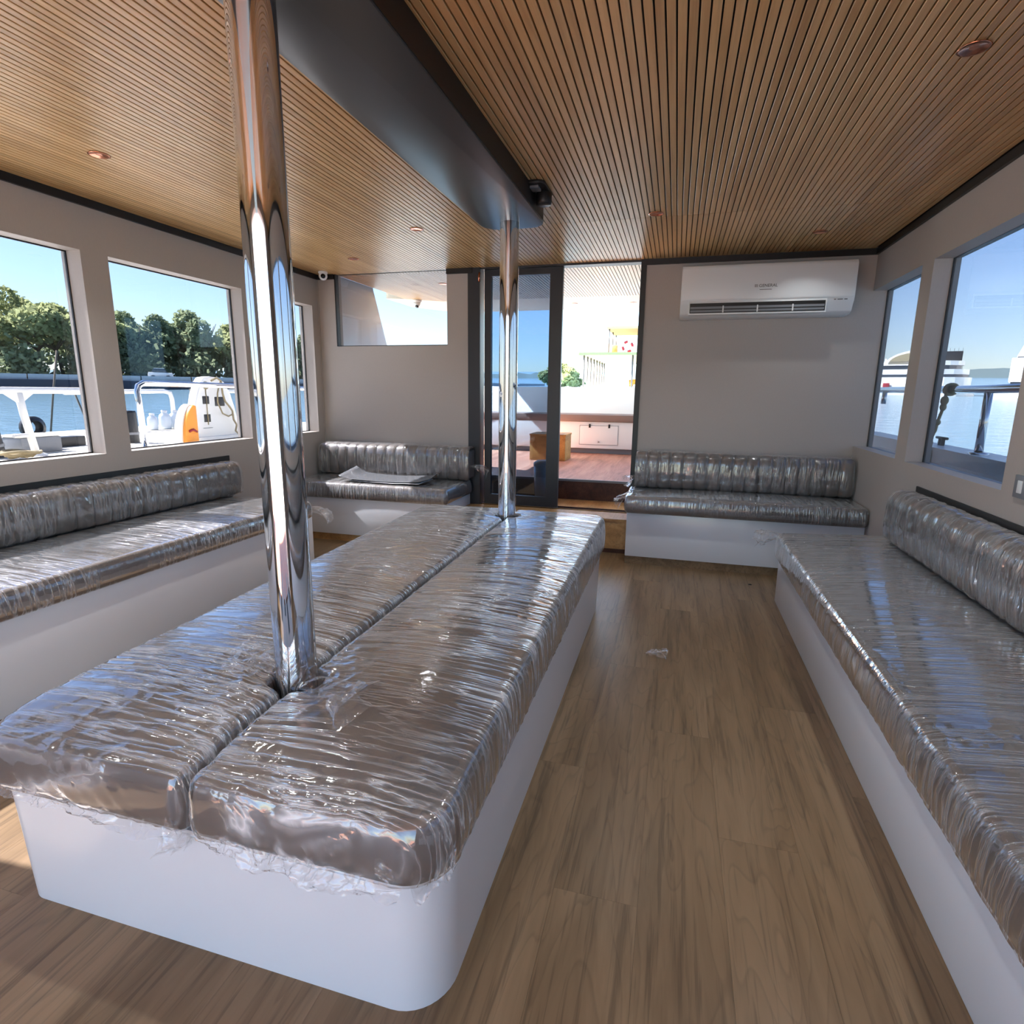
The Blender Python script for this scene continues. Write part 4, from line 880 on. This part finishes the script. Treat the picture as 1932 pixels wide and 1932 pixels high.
MB().box(-1.05, 3, -1.2, 1.2, 5.0-z_, 5.5-z_).build('funnel', M['paint'], y2, bevel=.05); MB().box(-1.3, 3, -1.3, 1.3, 5.5-z_, 5.95-z_).build('funnel_cap', M['paint'], y2, bevel=.06)
MB().tube([(-2.6, -1.8, 1.62-z_), (-2.6, -1.8, 1.95-z_)], .06, 6).build('bollard_post', M['paint'], y2)
rg2 = np.random.default_rng(4); hv = []; hf_ = []
for i in range(41):
    s_ = i/40; x_, y_ = 55+140*s_, 308-60*s_; hz = 10.6+1.6*float(vn(s_*9, .5, 3))+1.4*math.exp(-((s_-.5)/.35)**2)+.5*float(vn(s_*40, .2, 5)); hv += [(x_, y_, 4), (x_+3, y_+8, hz*.95), (x_+8, y_+22, hz), (x_+14, y_+50, 4)]
for i in range(40): hf_ += [(4*i+k, 4*i+4+k, 4*i+5+k, 4*i+1+k) for k in range(3)]
struct(MB().add(hv, hf_, True).build('hill', M['hill']), 'low wooded hill on the horizon behind the right vessels', 'hill')
hv = []; hf_ = []
for i in range(61):
    s_ = i/60; x_, y_ = -60+90*s_, 150-10*s_; hz = 4.5+2.2*float(vn(s_*14, .5, 8))+1.0*float(vn(s_*45, .2, 9)); hv += [(x_, y_, 2), (x_, y_+4, hz*.95), (x_, y_+14, hz), (x_, y_+30, 2)]
for i in range(60): hf_ += [(4*i+k, 4*i+4+k, 4*i+5+k, 4*i+1+k) for k in range(3)]
struct(MB().add(hv, hf_, True).build('hill_far', M['hill']), 'hazy wooded shore behind the cockpit', 'hill')
tree('shore_tree', 'rounded pale tree seen through the doorway above the transom', -11.2, 58.0, 1.3, 4.0, 4.2, 21, M['leafA'], 'dome', 4000, .2, 1)

# canopied boat behind the cockpit
cv = thing('canopy_boat', 'open boat with two flat canopies on thin posts beyond the transom', 'boat', (-1.2, 14.0, .3)); inv = Matrix.Translation((1.2, -14.0, -.3))
def cp(b, name, mat, **k):
    o = b.build(name, mat, cv, **k); o.matrix_parent_inverse = inv; return o
cp(MB().box(-2.2, 1.5, 13.0, 17.5, -.4, 1.05), 'hull', M['paint'], bevel=.05)
cp(MB().prism([(-2.12, 13.2), (1.4, 13.2), (1.4, 17.2), (-2.12, 17.2)], 'z', 1.985, 2.02), 'canopy', M['tan'])
for e in ((-2.14, 1.42, 13.17, 13.21), (-2.14, 1.42, 17.19, 17.23)): cp(MB().box(*e, 1.975, 2.035), 'canopy_edge', M['green'])
cp(MB().box(-2.16, -2.11, 13.2, 17.2, 1.975, 2.035), 'canopy_edge', M['green'])
for y in (13.3, 13.85, 14.4, 14.95, 15.5, 16.05, 16.6, 17.1): cp(MB().tube([(-2.05, y, 1.05), (-2.05, y, 1.985)], .02, 6), 'post', M['pole'])
for x, y in ((-.98, 13.3), (-.98, 17.1), (.3, 13.3), (1.3, 13.3)): cp(MB().tube([(x, y, 1.05), (x, y, 1.985)], .02, 6), 'post', M['pole'])
cp(MB().box(-1.58, .6, 13.4, 15.0, 2.55, 2.60), 'upper_canopy', M['tan'])
for x, y in ((-1.53, 13.45), (-1.53, 14.2), (-1.53, 14.95), (.5, 13.45), (.5, 14.95)): cp(MB().tube([(x, y, 2.035), (x, y, 2.55)], .016, 6), 'upper_post', M['pole'])
cp(MB().box(-1.46, -1.34, 13.4, 13.6, 2.036, 2.2), 'locker', M['box'], bevel=.01)
for k in range(3): cp(MB().prism([(-1.75+k*.38, 1.05), (-1.50+k*.38, 1.05), (-1.50+k*.38, 1.22), (-1.56+k*.38, 1.36), (-1.72+k*.38, 1.36), (-1.75+k*.38, 1.22)], 'y', 13.6, 13.95), 'seat', M['paint'], bevel=.02)
lb = thing('lifebuoy', 'round white and red lifebuoy on the canopy of the boat beyond', 'lifebuoy', (-1.12, 13.5, 2.172))
for k in range(8):
    ts = [k*math.pi/4+.785*j/6 for j in range(7)]; MB().tube([(.105*math.cos(t), 0, .105*math.sin(t)) for t in ts], .028, 8).build('ring_segment', M['paint'] if k % 2 else M['red'], lb)
of = thing('orange_dinghy', 'orange inflatable lying in the canopied boat at the doorway edge', 'dinghy', (-.98, 14.4, 1.052))
MB().tube([(-.16, -.3, .12), (-.13, .1, .13), (0, .35, .14), (.3, .4, .14)], .11, 10).build('tube_side', M['orange'], of); MB().tube([(-.12, -.25, .34), (.3, -.2, .38)], .08, 10).build('rolled_cover', M['orange'], of)
MB().box(-.2, .3, -.25, .3, 0, .05).build('floor_board', M['orange'], of)
